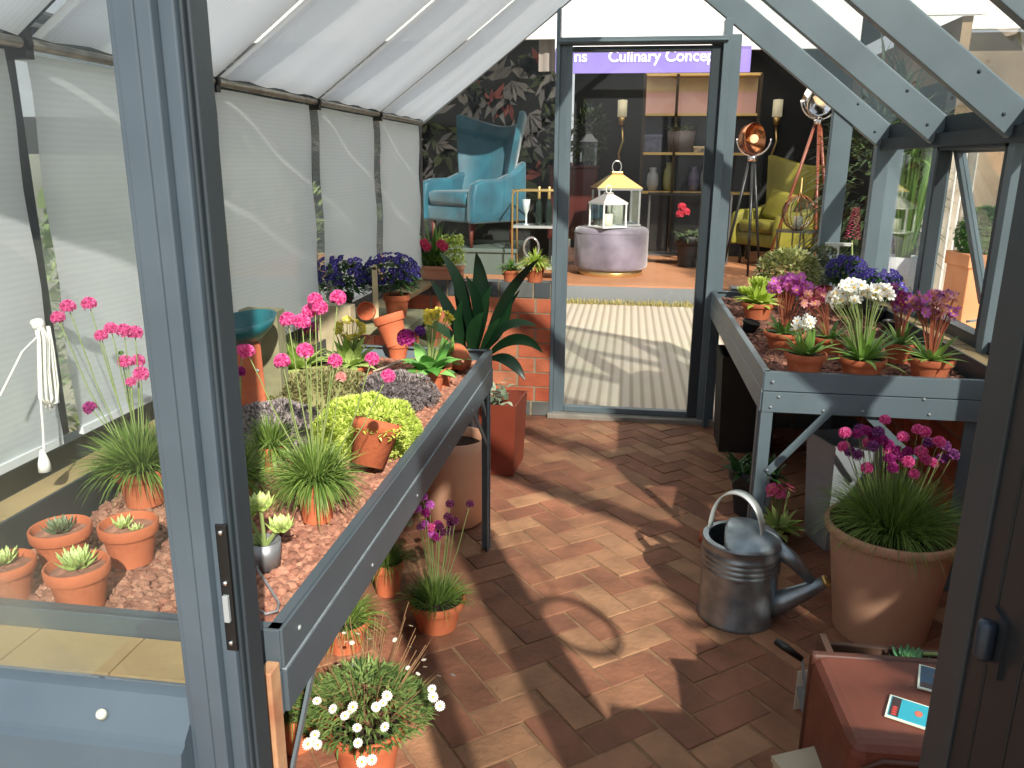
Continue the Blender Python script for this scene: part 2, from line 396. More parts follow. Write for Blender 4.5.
# back gable: panes, door frame and door
o = struct('window_%d' % wn, quad([(-1.25, GY+.03, .85), (-.45, GY+.03, .85), (-.45, GY+.03, roofz(-.45)), (-1.25, GY+.03, 1.78)]), GLASS); wn += 1
m = MB(); m.add([(.575, GY+.03, .85), (1.38, GY+.03, .85), (1.38, GY+.03, 1.75), (.62, GY+.03, roofz(.62)-.1)], [(0, 1, 2, 3)]); struct('window_%d' % wn, m, GLASS); wn += 1
m = MB(); m.add([(-.40, GY+.03, 2.24), (.50, GY+.03, 2.24), (.50, GY+.03, roofz(.5)-.1), (.07, GY+.03, roofz(.07)-.1), (-.40, GY+.03, roofz(-.4)-.02)], [(0, 1, 2, 3, 4)]); struct('window_%d' % wn, m, GLASS); wn += 1
mb = MB().box(-.448, -.425, GY-.04, GY+.05, 0, 2.40); mb.box(-.425, -.385, GY-.01, GY+.05, 0, 2.2); struct('trim_%d' % k, mb, BLUE, bevel=.003); k += 1
mb = MB().box(.475, .52, GY-.04, GY+.05, 0, roofz(.475)-.15); mb.box(.52, .575, GY-.015, GY+.05, 0, roofz(.575)-.15); struct('trim_%d' % k, mb, BLUE, bevel=.003); k += 1
mb = MB().box(-.44, .50, GY-.045, GY+.05, 2.205, 2.24); mb.box(-.44, .50, GY-.06, GY-.04, 2.212, 2.222); struct('trim_%d' % k, mb, BLUE, bevel=.003); k += 1
mb = MB(); mb.beam((RDX, GY+.04, zr+.03), (LX-.02, GY+.04, 1.78+.02), .04, .05); struct('trim_%d' % k, mb, BLUE); k += 1
d = bpy.data.objects.new('door_1', None); COL.objects.link(d); d['kind'] = 'structure'; d.location = (0, GY+.01, 0)
MB().box(-.387, -.357, -.02, .03, .03, 2.2).build('stile', BLUE, d, bevel=.003)
MB().box(.415, .475, -.02, .03, .03, 2.2).build('stile', DARK, d, bevel=.003)
MB().box(-.355, .415, -.02, .03, 2.168, 2.195).build('top_rail', DARK, d, bevel=.003)
MB().box(-.355, .415, -.02, .03, .03, .065).build('bottom_rail', BLUE, d, bevel=.003)
MB().box(-.355, .415, .004, .008, .065, 2.168).build('pane', GLASS, d)
mb = MB().box(-.455, .62, GY-.07, GY+.06, -.01, .028); struct('trim_%d' % k, mb, mat('stone threshold', '#9d968c', '#7c766e', scale=8, rough=.8), bevel=.004); k += 1
# front gable (the camera looks in through its open door)
def pe(u, v, y=FY): return ony(u, v, y).x
xl0, xl1 = (pe(112, 0)+pe(195, 768))/2+.015, (pe(205, 0)+pe(268, 768))/2-.010
wd = xl1-xl0
FB = mat('front post blue grey', '#404c57', '#4b5863', scale=5, rough=.4)
cols = [(0, .10, -.0), (.10, .40, -.006), (.40, .43, .02), (.43, .65, -.01), (.65, .87, .004), (.87, .93, .012), (.94, 1.0, .018)]
r = None
for i, (a, b, dy) in enumerate(cols):
    mb = MB().box(xl0+wd*a, xl0+wd*b, FY-.03+dy, FY+.03, .0, 2.35)
    r = struct('trim_%d' % k if r is None else 'frame_profile', mb, DARK if i in (2, 5, 6) else FB, r, bevel=.0025)
k += 1
struct('gasket', MB().box(xl0+wd*.925, xl0+wd*.945, FY+.0, FY+.03, 0, 2.35), BLACK, r)
p0 = ony(232, 528, FY-.035); p1 = ony(238, 655, FY-.035)
kx = xl0+wd*.74
kp = MB().box(kx, kx+.016, FY-.028, FY-.022, p1.z, p0.z).build('lock_keep', BLACK, r, bevel=.002)
for t in (.06, .45, .93): MB().lathe([(0, 0), (.0045, 0), (.003, .003), (0, .0035)], 10, Matrix.Translation((kx+.008, FY-.028, p0.z+(p1.z-p0.z)*t)) @ Matrix.Rotation(PI/2, 4, 'X')).build('screw', CHROME, kp, smooth=True)
MB().box(kx+.004, kx+.012, FY-.034, FY-.028, p1.z+(p0.z-p1.z)*.25, p1.z+(p0.z-p1.z)*.46).build('latch', STEEL, kp, bevel=.001)
# front sill
mb = MB(); yz = [(.948, .803), (.925, .797), (.885, .757), (.882, .749), (.872, .744), (.865, .69), (.865, .64), (.948, .64)]
mb.prism([(y, z) for y, z in yz], xl0+1.46, Matrix.Translation(((xl0-1.46)/2, 0, 0)) @ Matrix.Rotation(PI/2, 4, 'Z'))
# prism lies in xz: rotated so its x runs along +y
fs = struct('trim_%d' % k, mb, mat('front sill blue grey', '#3f4c58', '#4b5965', scale=3, rough=.4)); k += 1
pb = ony(72, 700, FY-.085)
MB().lathe([(0, .012), (.006, .012), (.0075, .009), (.0075, 0), (0, 0)], 16, Matrix.Translation((pb.x, .90, .772)) @ Matrix.Rotation(.6, 4, 'X')).build('rubber_bung', mat('pale plug', '#b9bdb2', rough=.6), fs, smooth=True)
struct('window_%d' % wn, MB().box(-1.40, xl0, FY+.002, FY+.006, .81, 1.80), GLASS); wn += 1
mb = MB().box(-1.42, -1.34, FY-.03, FY+.04, .0, 1.85); struct('trim_%d' % k, mb, DARK); k += 1
mb = MB().beam((RDX, FY, zr-.04), (LX-.1, FY, 1.78-.12), .05, .07); struct('trim_%d' % k, mb, DARK); k += 1
xr = (pe(1010, 150)+pe(930, 768))/2+.016
mb = MB().box(xr, xr+.07, FY-.03, FY+.04, 0, 2.35); struct('trim_%d' % k, mb, DARK, bevel=.003); k += 1
mb = MB().box(xl1, xr, FY-.03, FY+.04, 2.22, 2.3); struct('trim_%d' % k, mb, DARK); k += 1
mb = MB().box(1.36, 1.48, FY-.03, FY+.04, 0, 1.8); struct('trim_%d' % k, mb, DARK); k += 1
struct('window_%d' % wn, MB().box(xr+.07, 1.36, FY+.002, FY+.006, .80, 1.80), GLASS); wn += 1
# open front door leaf, hinged on the right jamb and swung out towards the viewer
D2 = mat('dark shaded door metal', '#111920', '#18222a', scale=2, rough=.5)  # shade on the open leaf is put into this dark tone
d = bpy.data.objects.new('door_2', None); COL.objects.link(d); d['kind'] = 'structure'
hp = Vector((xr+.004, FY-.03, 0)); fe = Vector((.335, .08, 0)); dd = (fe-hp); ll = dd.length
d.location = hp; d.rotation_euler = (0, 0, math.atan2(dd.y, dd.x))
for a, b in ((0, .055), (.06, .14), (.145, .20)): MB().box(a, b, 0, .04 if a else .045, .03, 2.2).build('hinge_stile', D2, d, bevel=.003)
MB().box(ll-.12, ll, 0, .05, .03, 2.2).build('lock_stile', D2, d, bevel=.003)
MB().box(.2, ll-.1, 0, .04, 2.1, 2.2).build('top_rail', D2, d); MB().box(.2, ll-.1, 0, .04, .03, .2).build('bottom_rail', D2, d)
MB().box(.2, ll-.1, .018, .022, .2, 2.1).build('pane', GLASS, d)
ph = ony(990, 640, FY-.10)
hg = MB().lathe([(0, 0), (.009, 0), (.010, .004), (.010, .04), (.008, .044), (0, .045)], 16, Matrix.Translation((.075, -.012, ph.z-.02))).build('hinge', mat('hinge metal', '#3b4654', rough=.35, metal=.5), d, smooth=True)
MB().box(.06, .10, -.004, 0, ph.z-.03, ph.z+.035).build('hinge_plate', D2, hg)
# rolled shade blinds
BLW = blind_mat('woven side blind', 'Z', .14, '#f2f3f7'); BLR = blind_mat('woven roof blind', 'Y', .04, '#fafbfd')
pl = thing('blind_rail', 'long thin metal rod along the left eaves holding the blinds', 'rail', (LX, .95, 1.78))
MB().tube([(0, 0, 0), (0, GY-.95-.02, 0)], .011, 10).build('rod', mat('aged rod', '#a39c90', '#7d776d', scale=20, rough=.4, metal=.6), pl, smooth=True)
for y in BAR:
    br = MB().box(-.05, .012, y-.95-.012, y-.95+.012, -.03, .035); br.tube([(.0, y-.95-.008, 0), (0, y-.95+.008, 0)], .018, 12); br.build('bracket', BLACK, pl)
seg = [(.96, 1.565), (1.635, 2.345), (2.425, 3.15), (3.25, 3.97), (4.065, 4.87)]
lab = ['nearest grey woven shade blind at the left edge, by the front gable', 'grey woven blind on the left wall behind the tall pink thrift pot', 'pale woven side blind just right of the big front door post', 'pale woven side blind hanging behind the left pot of violet flowers', 'farthest narrow side blind on the left wall beside the teal armchair']
for i, (a, b) in enumerate(seg):
    t = thing('side_blind', lab[i], 'blind', (LX-.02, a, 1.765), group='woven blinds on the left wall')
    MB().sheet(lambda u, v, a=a, b=b: (-.006*math.sin(u*9+a)+.004*math.sin(v*14), u*(b-a), -.825*v), 10, 12).build('fabric', BLW, t, smooth=True)
    MB().box(-.008, .006, 0, b-a, -.84, -.822).build('hem_bar', mat('white hem', '#d9dadd', rough=.5), t)
lab = ['grey woven roof blind in the top left corner of the picture', 'roof blind just left of the tall front door post top', 'second sloping roof blind right of the front door post', 'long pale roof blind in the middle of the left slope', 'farthest sloping roof blind beside the glass gable']
for i, (a, b) in enumerate([(.96, 1.575), (1.615, 2.375), (2.40, 3.185), (3.215, 4.005), (4.03, 4.88)]):
    t = thing('roof_blind', lab[i], 'blind', (LX+.01, a, 1.795), group='woven blinds under the left roof slope')
    MB().sheet(lambda u, v, a=a, b=b: (v*1.29, u*(b-a), v*1.29*SL-.03*math.sin(PI*v)*(.4+.6*math.sin(PI*u))-.004*math.sin(u*20+3*v)), 12, 20).build('fabric', BLR, t, smooth=True)
# cord cleat with coiled white cord
CW = mat('white cord', '#ece9e2', rough=.8)
t = thing('cord_bundle', 'bunched white blind cord hanging from a cleat on the dark bar', 'cord', (LX+.035, 1.60, 1.22))
P = lambda u, v: onx(u, v, LX+.035)-Vector((LX+.035, 1.60, 1.22))
for i in range(7):
    o1, o2 = rnd(-2, 2), rnd(-2, 2); w = rnd(-.004, .012)
    pts = [P(36+o1*.3, 322), P(38+i*1.2, 340), P(39+i*1.0, 370), P(41+i*1.5+o1, 398), P(47+o2, 408+o1), P(54+o1*.6, 402), P(55-i*.6, 385), P(50-i*.4, 350), P(44+o2*.4, 326)]
    pts = [p+Vector((w, 0, 0)) for p in pts]
    MB().tube(pts, .0028, 5).build('coil', CW, t, smooth=True)
MB().ell(P(38, 324), (.014, .014, .012), 10, 8, jit=.15).build('knot', CW, t, smooth=True)
MB().tube([P(38, 335), P(39, 380), P(43, 430), P(44, 455)], .002, 5).build('pull_cord', CW, t)
q = P(44, 463); MB().lathe([(0, .03), (.004, .03), (.012, 0), (.013, -.018), (0, -.018)], 12, Matrix.Translation(q)).build('toggle', CW, t, smooth=True)
MB().tube([P(36, 338), P(22, 352), P(0, 396)], .0022, 5).build('tied_cord', CW, t)
# hoop hanging outside-right behind the door leaf (casts the ring on the bricks)
t = thing('hanging_hoop', 'round hoop hung on a wire just outside beside the open front door', 'hoop', (.67, .80, 1.27))
MB().tube([(.125*math.cos(a*PI/16), 0, .125*math.sin(a*PI/16)) for a in range(32)], .014, 8, closed=True).build('ring', mat('rusty hoop', '#5b3c2a', rough=.8), t, smooth=True)
MB().tube([(0, 0, .12), (.0, 0, .22), (.0, -.04, .7)], .004, 6).build('hook_wire', BLACK, t)
# ------------------------------------------------------------ benches
GRV = mat('reddish lava gravel', '#8d5c4c', '#bc8a72', mode='var', scale=60, rough=.95)
GRV2 = mat('dark lava gravel', '#5a3a31', '#a8745f', mode='var', scale=60, rough=.95)
def bolt(parent, p, axis, r=.006):
    rot = {'x': Matrix.Rotation(PI/2, 4, 'Y'), '-y': Matrix.Rotation(PI/2, 4, 'X')}[axis]
    MB().lathe([(0, .0), (r, 0), (r*.9, r*.5), (0, r*.75)], 10, Matrix.Translation(p) @ rot).build('bolt', STEEL, parent, smooth=True)
BZ = .80
def angle_bar(mb, p0, p1, w=.03, t=.004):
    mb.beam(p0, p1, w, t); mb.beam(Vector(p0)+Vector((w/2, 0, -w/2)), Vector(p1)+Vector((w/2, 0, -w/2)), t, w)
CREASE_HL = mat('crease highlight metal', '#98a3a8', '#7f8b91', scale=30, rough=.4)  # paler tone paints the highlight along the fascia fold
def bench(name, label, x0, x1, y0, y1, zt, front, h=.15):
    t = thing(name, label, 'bench', (x0, y0, 0)); W, D = x1-x0, y1-y0
    fx = W if front == '+x' else 0
    s = 1 if front == '+x' else -1
    def fascia(mb):      # long fascia with folded crease
        for (za, zb, off) in ((zt-h*.47, zt, 0.0), (zt-h, zt-h*.49, .003)):
            mb.box(fx-.004+off*s, fx+.004+off*s, 0, D, za, zb)
        mb.box(fx-(.022 if s > 0 else 0), fx+(0 if s > 0 else .022), 0, D, zt-.003, zt)
    MB().box(fx-.0055, fx+.0055, .002, D-.002, zt-h*.49, zt-h*.465).build('crease_highlight', CREASE_HL, t)
    mb = MB(); fascia(mb); mb.build('fascia', BLUE if s < 0 else mat('dark bench metal', '#465058', '#4f5a62', scale=3, rough=.4), t, bevel=.0015)
    mb = MB(); mb.box(0, W, -.004, .004, zt-h*.47, zt); mb.box(0, W, -.008, .001, zt-h, zt-h*.49); mb.box(0, W, 0, .02, zt-.003, zt)
    mb.build('end_fascia', BLUE if s < 0 else MATS['dark bench metal'], t, bevel=.0015)
    mb = MB(); mb.box(0, W, D-.004, D+.004, zt-h, zt); mb.box(0, W, D-.02, D, zt-.003, zt); mb.build('end_fascia', BLUE, t)
    mb = MB().box(W-fx-.004, W-fx+.004, 0, D, zt-h*.6, zt+.035); mb.build('back_upstand', DARK, t)
    MB().box(.005, W-.005, .005, D-.005, zt-.075, zt-.065).build('tray', DARK, t)
    for yy in ((.03, D-.03) if s < 0 else (D-.05,)):
        for xx in ((fx-.03*s),):
            mb = MB().box(min(xx, xx+.035*s), max(xx, xx+.035*s)-.0, yy-.003, yy+.003, 0, zt-h+.02); mb.box(fx-.004, fx, yy-.035 if yy > .5 else yy, yy if yy > .5 else yy+.04, 0, zt-h+.02)
            mb.build('leg', BLUE, t)
    for yy in (.03, D-.03):
        xx = .04 if s > 0 else W-.04
        MB().box(xx-.02, xx+.02, yy-.003, yy+.003, 0, zt-h+.02).build('leg', BLUE, t)
    n = 6
    for i in range(n):
        yy = .06+i*(D-.12)/(n-1); bolt(t, (fx+.005*s, yy, zt-h*.22), 'x', .005) if i in (0, n-1) else bolt(t, (fx+.007*s, yy, zt-h*.78), 'x', .004)
    return t
bl = bench('staging_bench', 'grey metal staging bench full of reddish gravel along the left wall', -1.17, -.515, 1.05, 3.05, .84, '+x')
qa = onx(320, 636, -.535)-bl.location; qb = onx(288, 790, -.62)-bl.location
MB().beam(qa, qb, .02, .006, (1, 0, 0)).build('brace', BLUE, bl)
MB().beam((.65, 1.66, .68), (.65, 1.965, .44), .02, .005, (1, 0, 0)).beam((.65, 1.80, .71), (.65, 1.90, .60), .02, .004, (1, 0, 0)).build('brace', BLUE, bl)
br = bench('staging_bench', 'grey metal staging bench under flowers along the right wall, braced leg in front', .512, 1.285, 2.90, 4.84, .835, '-x')
MB().box(.0, .042, -.004, 0, 0, .69).box(.0, .004, 0, .04, 0, .69).build('leg', BLUE, br, bevel=.001)
MB().beam((.04, -.008, .45), (.24, -.008, .70), .004, .028, (0, 0, 1)).build('brace', BLUE, br)
MB().beam((.56, .02, .52), (.36, .02, .70), .004, .028, (0, 0, 1)).build('brace', BLUE, br)
MB().beam((.05, 1.0, .62), (.30, 1.0, .45), .004, .02, (0, 0, 1)).build('brace', BLUE, br)
for p in ((.03, .80), (.055, .745), (.03, .705), (.215, .70), (.35, .705), (.575, .705), (.55, .76), (.04, .46)): bolt(br, (p[0], -.009, p[1]), '-y', .006)
def gravel(name, label, x0, x1, y0, y1, z, n, m, rr=(.008, .017)):
    mb = MB()
    mb.sheet(lambda u, v: (x0+(x1-x0)*u, y0+(y1-y0)*v, z-.012+.006*noise.noise(Vector((u*9, v*20, 0)))), 20, 40)
    for i in range(n):
        x, y = rnd(x0, x1), rnd(y0, y1); r = rnd(*rr)
        mb.ell((x, y, z-.010+rnd(-.004, .007)), (r*rnd(.8, 1.3), r*rnd(.8, 1.3), r*rnd(.6, .9)), 5, 4, jit=.25)
    o = mb.build(name, m); return tag(o, label, 'gravel', kind='stuff')
gravel('gravel', 'pinkish lava gravel filling the left bench tray', -1.145, -.54, 1.075, 3.025, BZ, 13000, GRV, (.0055, .012))
gravel('gravel', 'dark red lava gravel filling the right bench tray', .54, 1.255, 2.935, 4.81, BZ, 5500, GRV2, (.009, .017))
# ------------------------------------------------------------ pots and plants
def pot(parent, r, h, m=TERRA, soil=True, rb=None, collar=.27, n=36, soilm=SOIL, sdepth=.1):
    rb = rb or r*.68; zc = h*(1-collar); rw = rb+(r*.93-rb)*(1-collar); t = max(.004, r*.07)
    prof = [(0, 0), (rb, 0), (rb+(r-rb)*.02, .004*r/.05), (rw, zc-.001), (rw+.0003, zc), (r*.965, zc+.001), (r*.985, zc+.005), (r, h-.003), (r-.002, h), (r-t, h), (r-t-.002, h-.004), (rw-t*.6, h*(1-sdepth)-.01), (0, h*(1-sdepth)-.012)]
    p = MB().lathe(prof, n).build('pot', m, parent, smooth=True)
    mod = p.modifiers.new('edge', 'EDGE_SPLIT'); mod.split_angle = math.radians(50)
    if soil:
        R = rw-t*.6; zs = h*(1-sdepth)
        MB().sheet(lambda u, v: ((R+.001)*u*math.cos(v*2*PI), (R+.001)*u*math.sin(v*2*PI), zs+.004*noise.noise(Vector((u*5, v*9, 1)))), 5, 20).build('soil', soilm, parent)
    return h*(1-sdepth)
def locate(u, v, z): return onz(u, v, z)
def potdims(p, urim, vrim, hw):
    q = ony(urim, vrim, p.y); return hw*mpp(q), max(.03, q.z-p.z)
def tuft(mb, c, n, l, spread, w, droop, lean=(0, 0), R=.02):
    for i in range(n):
        a = rnd(0, 2*PI); k = random.random()**.6
        d = (math.cos(a)*k*spread+lean[0], math.sin(a)*k*spread+lean[1], 1)
        mb.blade((c[0]+math.cos(a)*R*k, c[1]+math.sin(a)*R*k, c[2]+.004), d, l*rnd(.6, 1.1), w, droop*rnd(.35, 1.4)*(.4+k))
_pm = {}
def pom(m, n=90, r=.5):
    key = (m.name, n)
    if key in _pm: return _pm[key]
    mb = MB()
    for i in range(n):
        z = 1-1.55*(i+.5)/n; a = i*2.39996; q = math.sqrt(max(0, 1-z*z)); nrm = Vector((q*math.cos(a), q*math.sin(a), z*.85))
        nrm = (nrm+Vector((rnd(-.2, .2), rnd(-.2, .2), rnd(-.2, .2)))).normalized()
        x = nrm.orthogonal().normalized(); x = Matrix.Rotation(rnd(0, 6.3), 3, nrm) @ x; y = nrm.cross(x)
        c = nrm*.36; rr = .15
        mb.add([c, c+x*rr+nrm*.13, c+(x+y)*.5*rr*1.3+nrm*.16, c+y*rr+nrm*.13], [(0, 1, 2, 3)]); mb.add([c, c-x*rr+nrm*.13, c-(x+y)*.5*rr*1.3+nrm*.16, c-y*rr+nrm*.13], [(0, 1, 2, 3)])
    mb.ell((0, 0, 0), (.38, .38, .33), 8, 6, var=.2)
    o = mb.build('flower_head', m); me = o.data; bpy.data.objects.remove(o); _pm[key] = me; return me
def put(me, name, parent, loc, s, rot=(0, 0, 0)):
    o = bpy.data.objects.new(name, me); COL.objects.link(o); o.parent = parent; o.location = loc; o.scale = (s,)*3; o.rotation_euler = rot; return o
_fl = {}
def flower(m, petals=5, wide=.42, cup=.25, eye=YEYE, er=.12):
    key = (m.name, petals, wide, cup)
    if key in _fl: return _fl[key]
    mb = MB()
    for i in range(petals):
        a = 2*PI*i/petals; d = Vector((math.cos(a), math.sin(a), cup))
        s = Vector((-math.sin(a), math.cos(a), 0))
        pts = [Vector((0, 0, 0)), d*.3-s*wide*.33, d*.44-s*wide*.28, d*.5, d*.44+s*wide*.28, d*.3+s*wide*.33]
        mb.add(pts, [(0, 1, 2, 3), (0, 3, 4, 5)])
    k = len(mb.f)
    mb.ell((0, 0, .03), (er, er, er*.6), 6, 4)
    me = bpy.data.meshes.new('flower'); me.from_pydata(mb.v, [], mb.f); me.update()
    at = me.attributes.new('var', 'FLOAT', 'FACE'); at.data.foreach_set('value', mb.a)
    me.materials.append(m); me.materials.append(eye)
    for i in range(k, len(mb.f)): me.polygons[i].material_index = 1
    _fl[key] = me; return me
def local(t, w): return Vector(w)-Vector(t.location)
def thrift(name, label, base, rimv, hw, heads, leafr=.12, nb=420, group=None, m=TERRA, headr=.018, hm=PINK, droop=1.6, urim=None, ss=None, potkw={}, lw=.0022):
    """potted grassy thrift: base pixel (u, v, z), heads as (u, v, dy[, material])"""
    p = locate(*base); r, h = potdims(p, urim or base[0], rimv, hw)
    t = thing(name, label, 'potted plant', p, group=group)
    zs = pot(t, r, h, m, **potkw)
    mb = MB(); tuft(mb, (0, 0, h-.012), nb, leafr, 1.0, lw, droop, R=r*(.72 if r < .15 else .5)); tuft(mb, (0, 0, zs), nb//3, leafr*.85, .4, lw, .5, R=r*.4)
    mb.build('foliage', GRASS, t)
    for hd in heads:
        w = ony(hd[0], hd[1], p.y+hd[2]); q = local(t, w); mm = hd[3] if len(hd) > 3 else hm
        k = hd[4] if len(hd) > 4 else headr
        s = Vector((q.x*.12+rnd(-.01, .01), q.y*.12, zs)); mid = (s+q)/2+Vector((q.x*.10, 0, .015))
        d = (q-mid).normalized()
        MB().tube([s, s*.6+mid*.4, mid, mid*.4+q*.6+Vector((0, 0, .002)), q], [.0016, .0015, .0014, .0013, .0012], 5).build('stem', STEM, t, smooth=True)
        e = d.to_track_quat('Z', 'Y').to_euler()
        put(pom(mm), 'flower_head', t, q, k*2*rnd(.9, 1.1), e)
    return t
def rosette(mb, c, r, n, m_up=.9, tip=.6, w=.35):
    for i in range(n):
        k = (i+.5)/n; a = i*2.39996; el = 1.35-1.2*k
        d = Vector((math.cos(a)*math.cos(el), math.sin(a)*math.cos(el), math.sin(el)))
        mb.leaf((c[0], c[1], c[2]+r*.12*(1-k)), d, r*(.35+.65*k), r*w, -.55, -.5, 3, tip=tip, var=1-k*.9+rnd(-.1, .1))
def succ_pot(name, label, base, urim, rimv, hw, lm, rr, n=34, gravelm=None, group=None, off=(0, 0)):
    p = locate(*base); r, h = potdims(p, urim, rimv, hw); t = thing(name, label, 'potted plant', p, group=group)
    zs = pot(t, r, h, TERRA, soilm=gravelm or GRV, sdepth=.17)
    mb = MB(); rosette(mb, (off[0], off[1], zs+.002), rr*1.3, n); mb.build('rosette', lm, t); return t
# left bench front row
SUC1 = mat('grey green houseleek', '#4f6046', '#8f9a72', mode='var', scale=0, rough=.5)
g = 'houseleek pots at the near end of the left bench'
succ_pot('potted_succulent', 'terracotta pot with small houseleek cut off by the left picture edge', (10, 598, BZ), 2, 561, 29, PGREEN, .030, group=g, off=(-.01, .01))
succ_pot('potted_succulent', 'terracotta pot holding a dark grey-green rosette, behind the bright green one', (66, 566, BZ), 61, 526, 29, SUC1, .033, group=g)
succ_pot('potted_succulent', 'terracotta pot with bright pale green spiky houseleek, nearest the tray edge', (83, 606, BZ), 74, 563, 31, PGREEN, .038, 44, group=g, off=(-.006, .008))
t = succ_pot('potted_succulent', 'terracotta pot with yellowish low succulent, beside the big front door post', (133, 561, BZ), 130, 522, 28.5, PGREEN, .026, 20, group=g, off=(-.012, 0))
mb = MB(); rosette(mb, (.014, .0, .065), .022, 18); mb.build('rosette', PGREEN, t)
hs = [(58, 318, .02), (68, 307, 0), (89, 304, 0), (101, 336, 0), (111, 329, -.02), (124, 331, 0), (135, 333, .02), (125, 362, 0), (138, 361, .03), (141, 374, -.03), (90, 408, -.02, MAG), (131, 382, .0, PINK, .010), (121, 353, .02, GREEN, .006)]
thrift('potted_thrift', 'tall pink thrift in terracotta pot against the left blind', (146, 502, BZ), 466, 27, hs, .12, 1000, headr=.0145, droop=1.25, lw=.0034)
# metal cup with pale succulents and wire label
p = locate(267, 566, BZ); t = thing('metal_cup', 'grey metal cup of pale yellow-green succulents beside the front door post', 'potted plant', p)
MB().lathe([(0, 0), (.026, 0), (.030, .055), (.028, .055), (.025, .045), (0, .045)], 24).build('cup', mat('zinc', '#8d8f92', rough=.45, metal=.6), t, smooth=True)
mb = MB(); rs = MB()
for (u, v, r) in ((262, 500, .040), (243, 520, .036), (280, 524, .038), (254, 545, .038), (250, 508, .03)):
    q = local(t, ony(u, v, p.y)); q.y += rnd(-.02, .01)
    mb.tube([(0, 0, .04), q*.5+Vector((0, 0, .02)), q], .004, 6); rs = MB(); rosette(rs, q-Vector((0, 0, .012)), r, 36, w=.6); rs.build('rosette', PGREEN, t)
mb.build('stem', STEM, t)
t = thing('wire_loop', 'loop of grey and black wire lying over the gravel by the metal cup', 'wire', locate(270, 600, BZ))
MB().tube([local(t, onz(u, v, BZ+.012)) for u, v in ((254, 548), (258, 570), (268, 585), (279, 603), (277, 611), (266, 614), (255, 608))], .0025, 6).build('wire', mat('grey wire', '#84868a', rough=.4), t, smooth=True)
# thrifts in the middle of the left bench
hs = [(315, 300, 0), (338, 298, .02), (302, 322, 0), (305, 351, -.02), (282, 361, .0), (310, 312, .02), (247, 352, -.02), (282, 378-16, .03), (335, 361, .0), (372, 359, 0), (388, 376, -.02), (341, 377, .02, SALM, .010), (288, 320, .03), (320, 308, .0)]
hs = [(u, v, d, *r) for (u, v, d, *r) in hs]
thrift('potted_thrift', 'pink thrift with long arching grassy leaves in the middle of the gravel bench', (318, 519, BZ), 478, 22, hs, .105, 900, headr=.0155, droop=1.7, lw=.0038)
thrift('potted_thrift', 'thrift half hidden by the front door post, left of the middle thrift', (236, 505, BZ), 478, 20, [(240, 372, 0, MAG), (242, 350, .02)], .115, 500, headr=.0115, droop=2.0, lw=.0035)
thrift('potted_thrift', 'smaller grassy pot just behind and left of the middle thrift', (272, 470, BZ), 445, 14, [], .10, 300, droop=2, lw=.0035)
# sedum mounds
def mound(name, label, c, rad, m, n, ll=.011, rot=0, base=DGREEN, extra=None, cat='plant', body=None):
    t = thing(name, label, cat, c)
    mb = MB()
    for i in range(n):
        z = random.random()**.8; a = rnd(0, 2*PI); q = math.sqrt(1-z*z)
        k = 1+.12*noise.noise(Vector((math.cos(a)*q*3, math.sin(a)*q*3, z*3)))
        nrm = Vector((q*math.cos(a), q*math.sin(a), z)); pt = Vector((nrm.x*rad[0]*k, nrm.y*rad[1]*k, nrm.z*rad[2]*k))
        for j in range(3):
            d = (nrm+Vector((rnd(-.8, .8), rnd(-.8, .8), rnd(-.3, .8)))).normalized()
            mb.leaf(pt, d, ll*rnd(.7, 1.2), ll*.5, .2, .1, 2)
    mb.build('foliage', m, t)
    MB().sheet(lambda u, v: (rad[0]*.93*math.sin(u*PI/2)*math.cos(v*2*PI), rad[1]*.93*math.sin(u*PI/2)*math.sin(v*2*PI), rad[2]*.93*math.cos(u*PI/2)), 8, 20).build('root_mass', base, t, smooth=True)
    return t
t = mound('lime_sedum', 'bright lime green sedum mat spilling from a tipped terracotta pot', locate(368, 444, BZ), (.155, .13, .13), LIME, 3000, .013, base=MATS['lime sedum'])
cc = locate(368, 474, BZ)-locate(368, 444, BZ)
c = bpy.data.objects.new('tipped_pot', None); COL.objects.link(c); c.parent = t; c.location = cc+Vector((.015, -.02, .03)); c.rotation_euler = (math.radians(-58), 0, math.radians(-28))
bpy.data.objects.remove(c)
pm = MB().lathe([(0, 0), (.042, 0), (.054, .085), (.060, .086), (.063, .115), (.057, .115), (.05, .08), (0, .08)], 28, Matrix.Translation(cc+Vector((.0, -.0, .022))) @ Euler((math.radians(-22), math.radians(10), 0)).to_matrix().to_4x4()).build('tipped_pot', TERRA, t, smooth=True)
em = Matrix.Translation(cc+Vector((.0, -.0, .022))) @ Euler((math.radians(-22), math.radians(10), 0)).to_matrix().to_4x4()
mb = MB()
for i in range(900):
    a = rnd(0, 2*PI); k = math.sqrt(random.random()); pp = em @ Vector((math.cos(a)*k*.075+.01, math.sin(a)*k*.07+.01, .105+.04*(1-k*k)-.03*k**3)); mb.leaf(pp, (rnd(-1, 1), rnd(-1, .5), rnd(-.3, 1)), .014, .007, .3, .1, 2)
mb.build('overflow_foliage', LIME, t)
mound('grey_sedum', 'grey-purple sedum mound right of the door post, behind the middle thrift', locate(276, 440, BZ), (.145, .15, .10), GSED, 1700, .012, base=MATS['grey purple sedum'])
mound('grey_sedum', 'grey-purple sedum mound beside the bench edge, behind the lime sedum', locate(396, 400, BZ), (.14, .15, .085), GSED, 1700, .012, base=MATS['grey purple sedum'])
mound('bronze_sedum', 'bronze-green sedum mat between the two grey mounds', locate(325, 400, BZ), (.17, .20, .09), BSED, 1700, .014, base=BSED)
mound('yellow_green_sedum', 'yellow-green sedum patch by the front door post', locate(258, 400, BZ), (.12, .18, .085), YGSED, 1300, .014, base=YGSED)
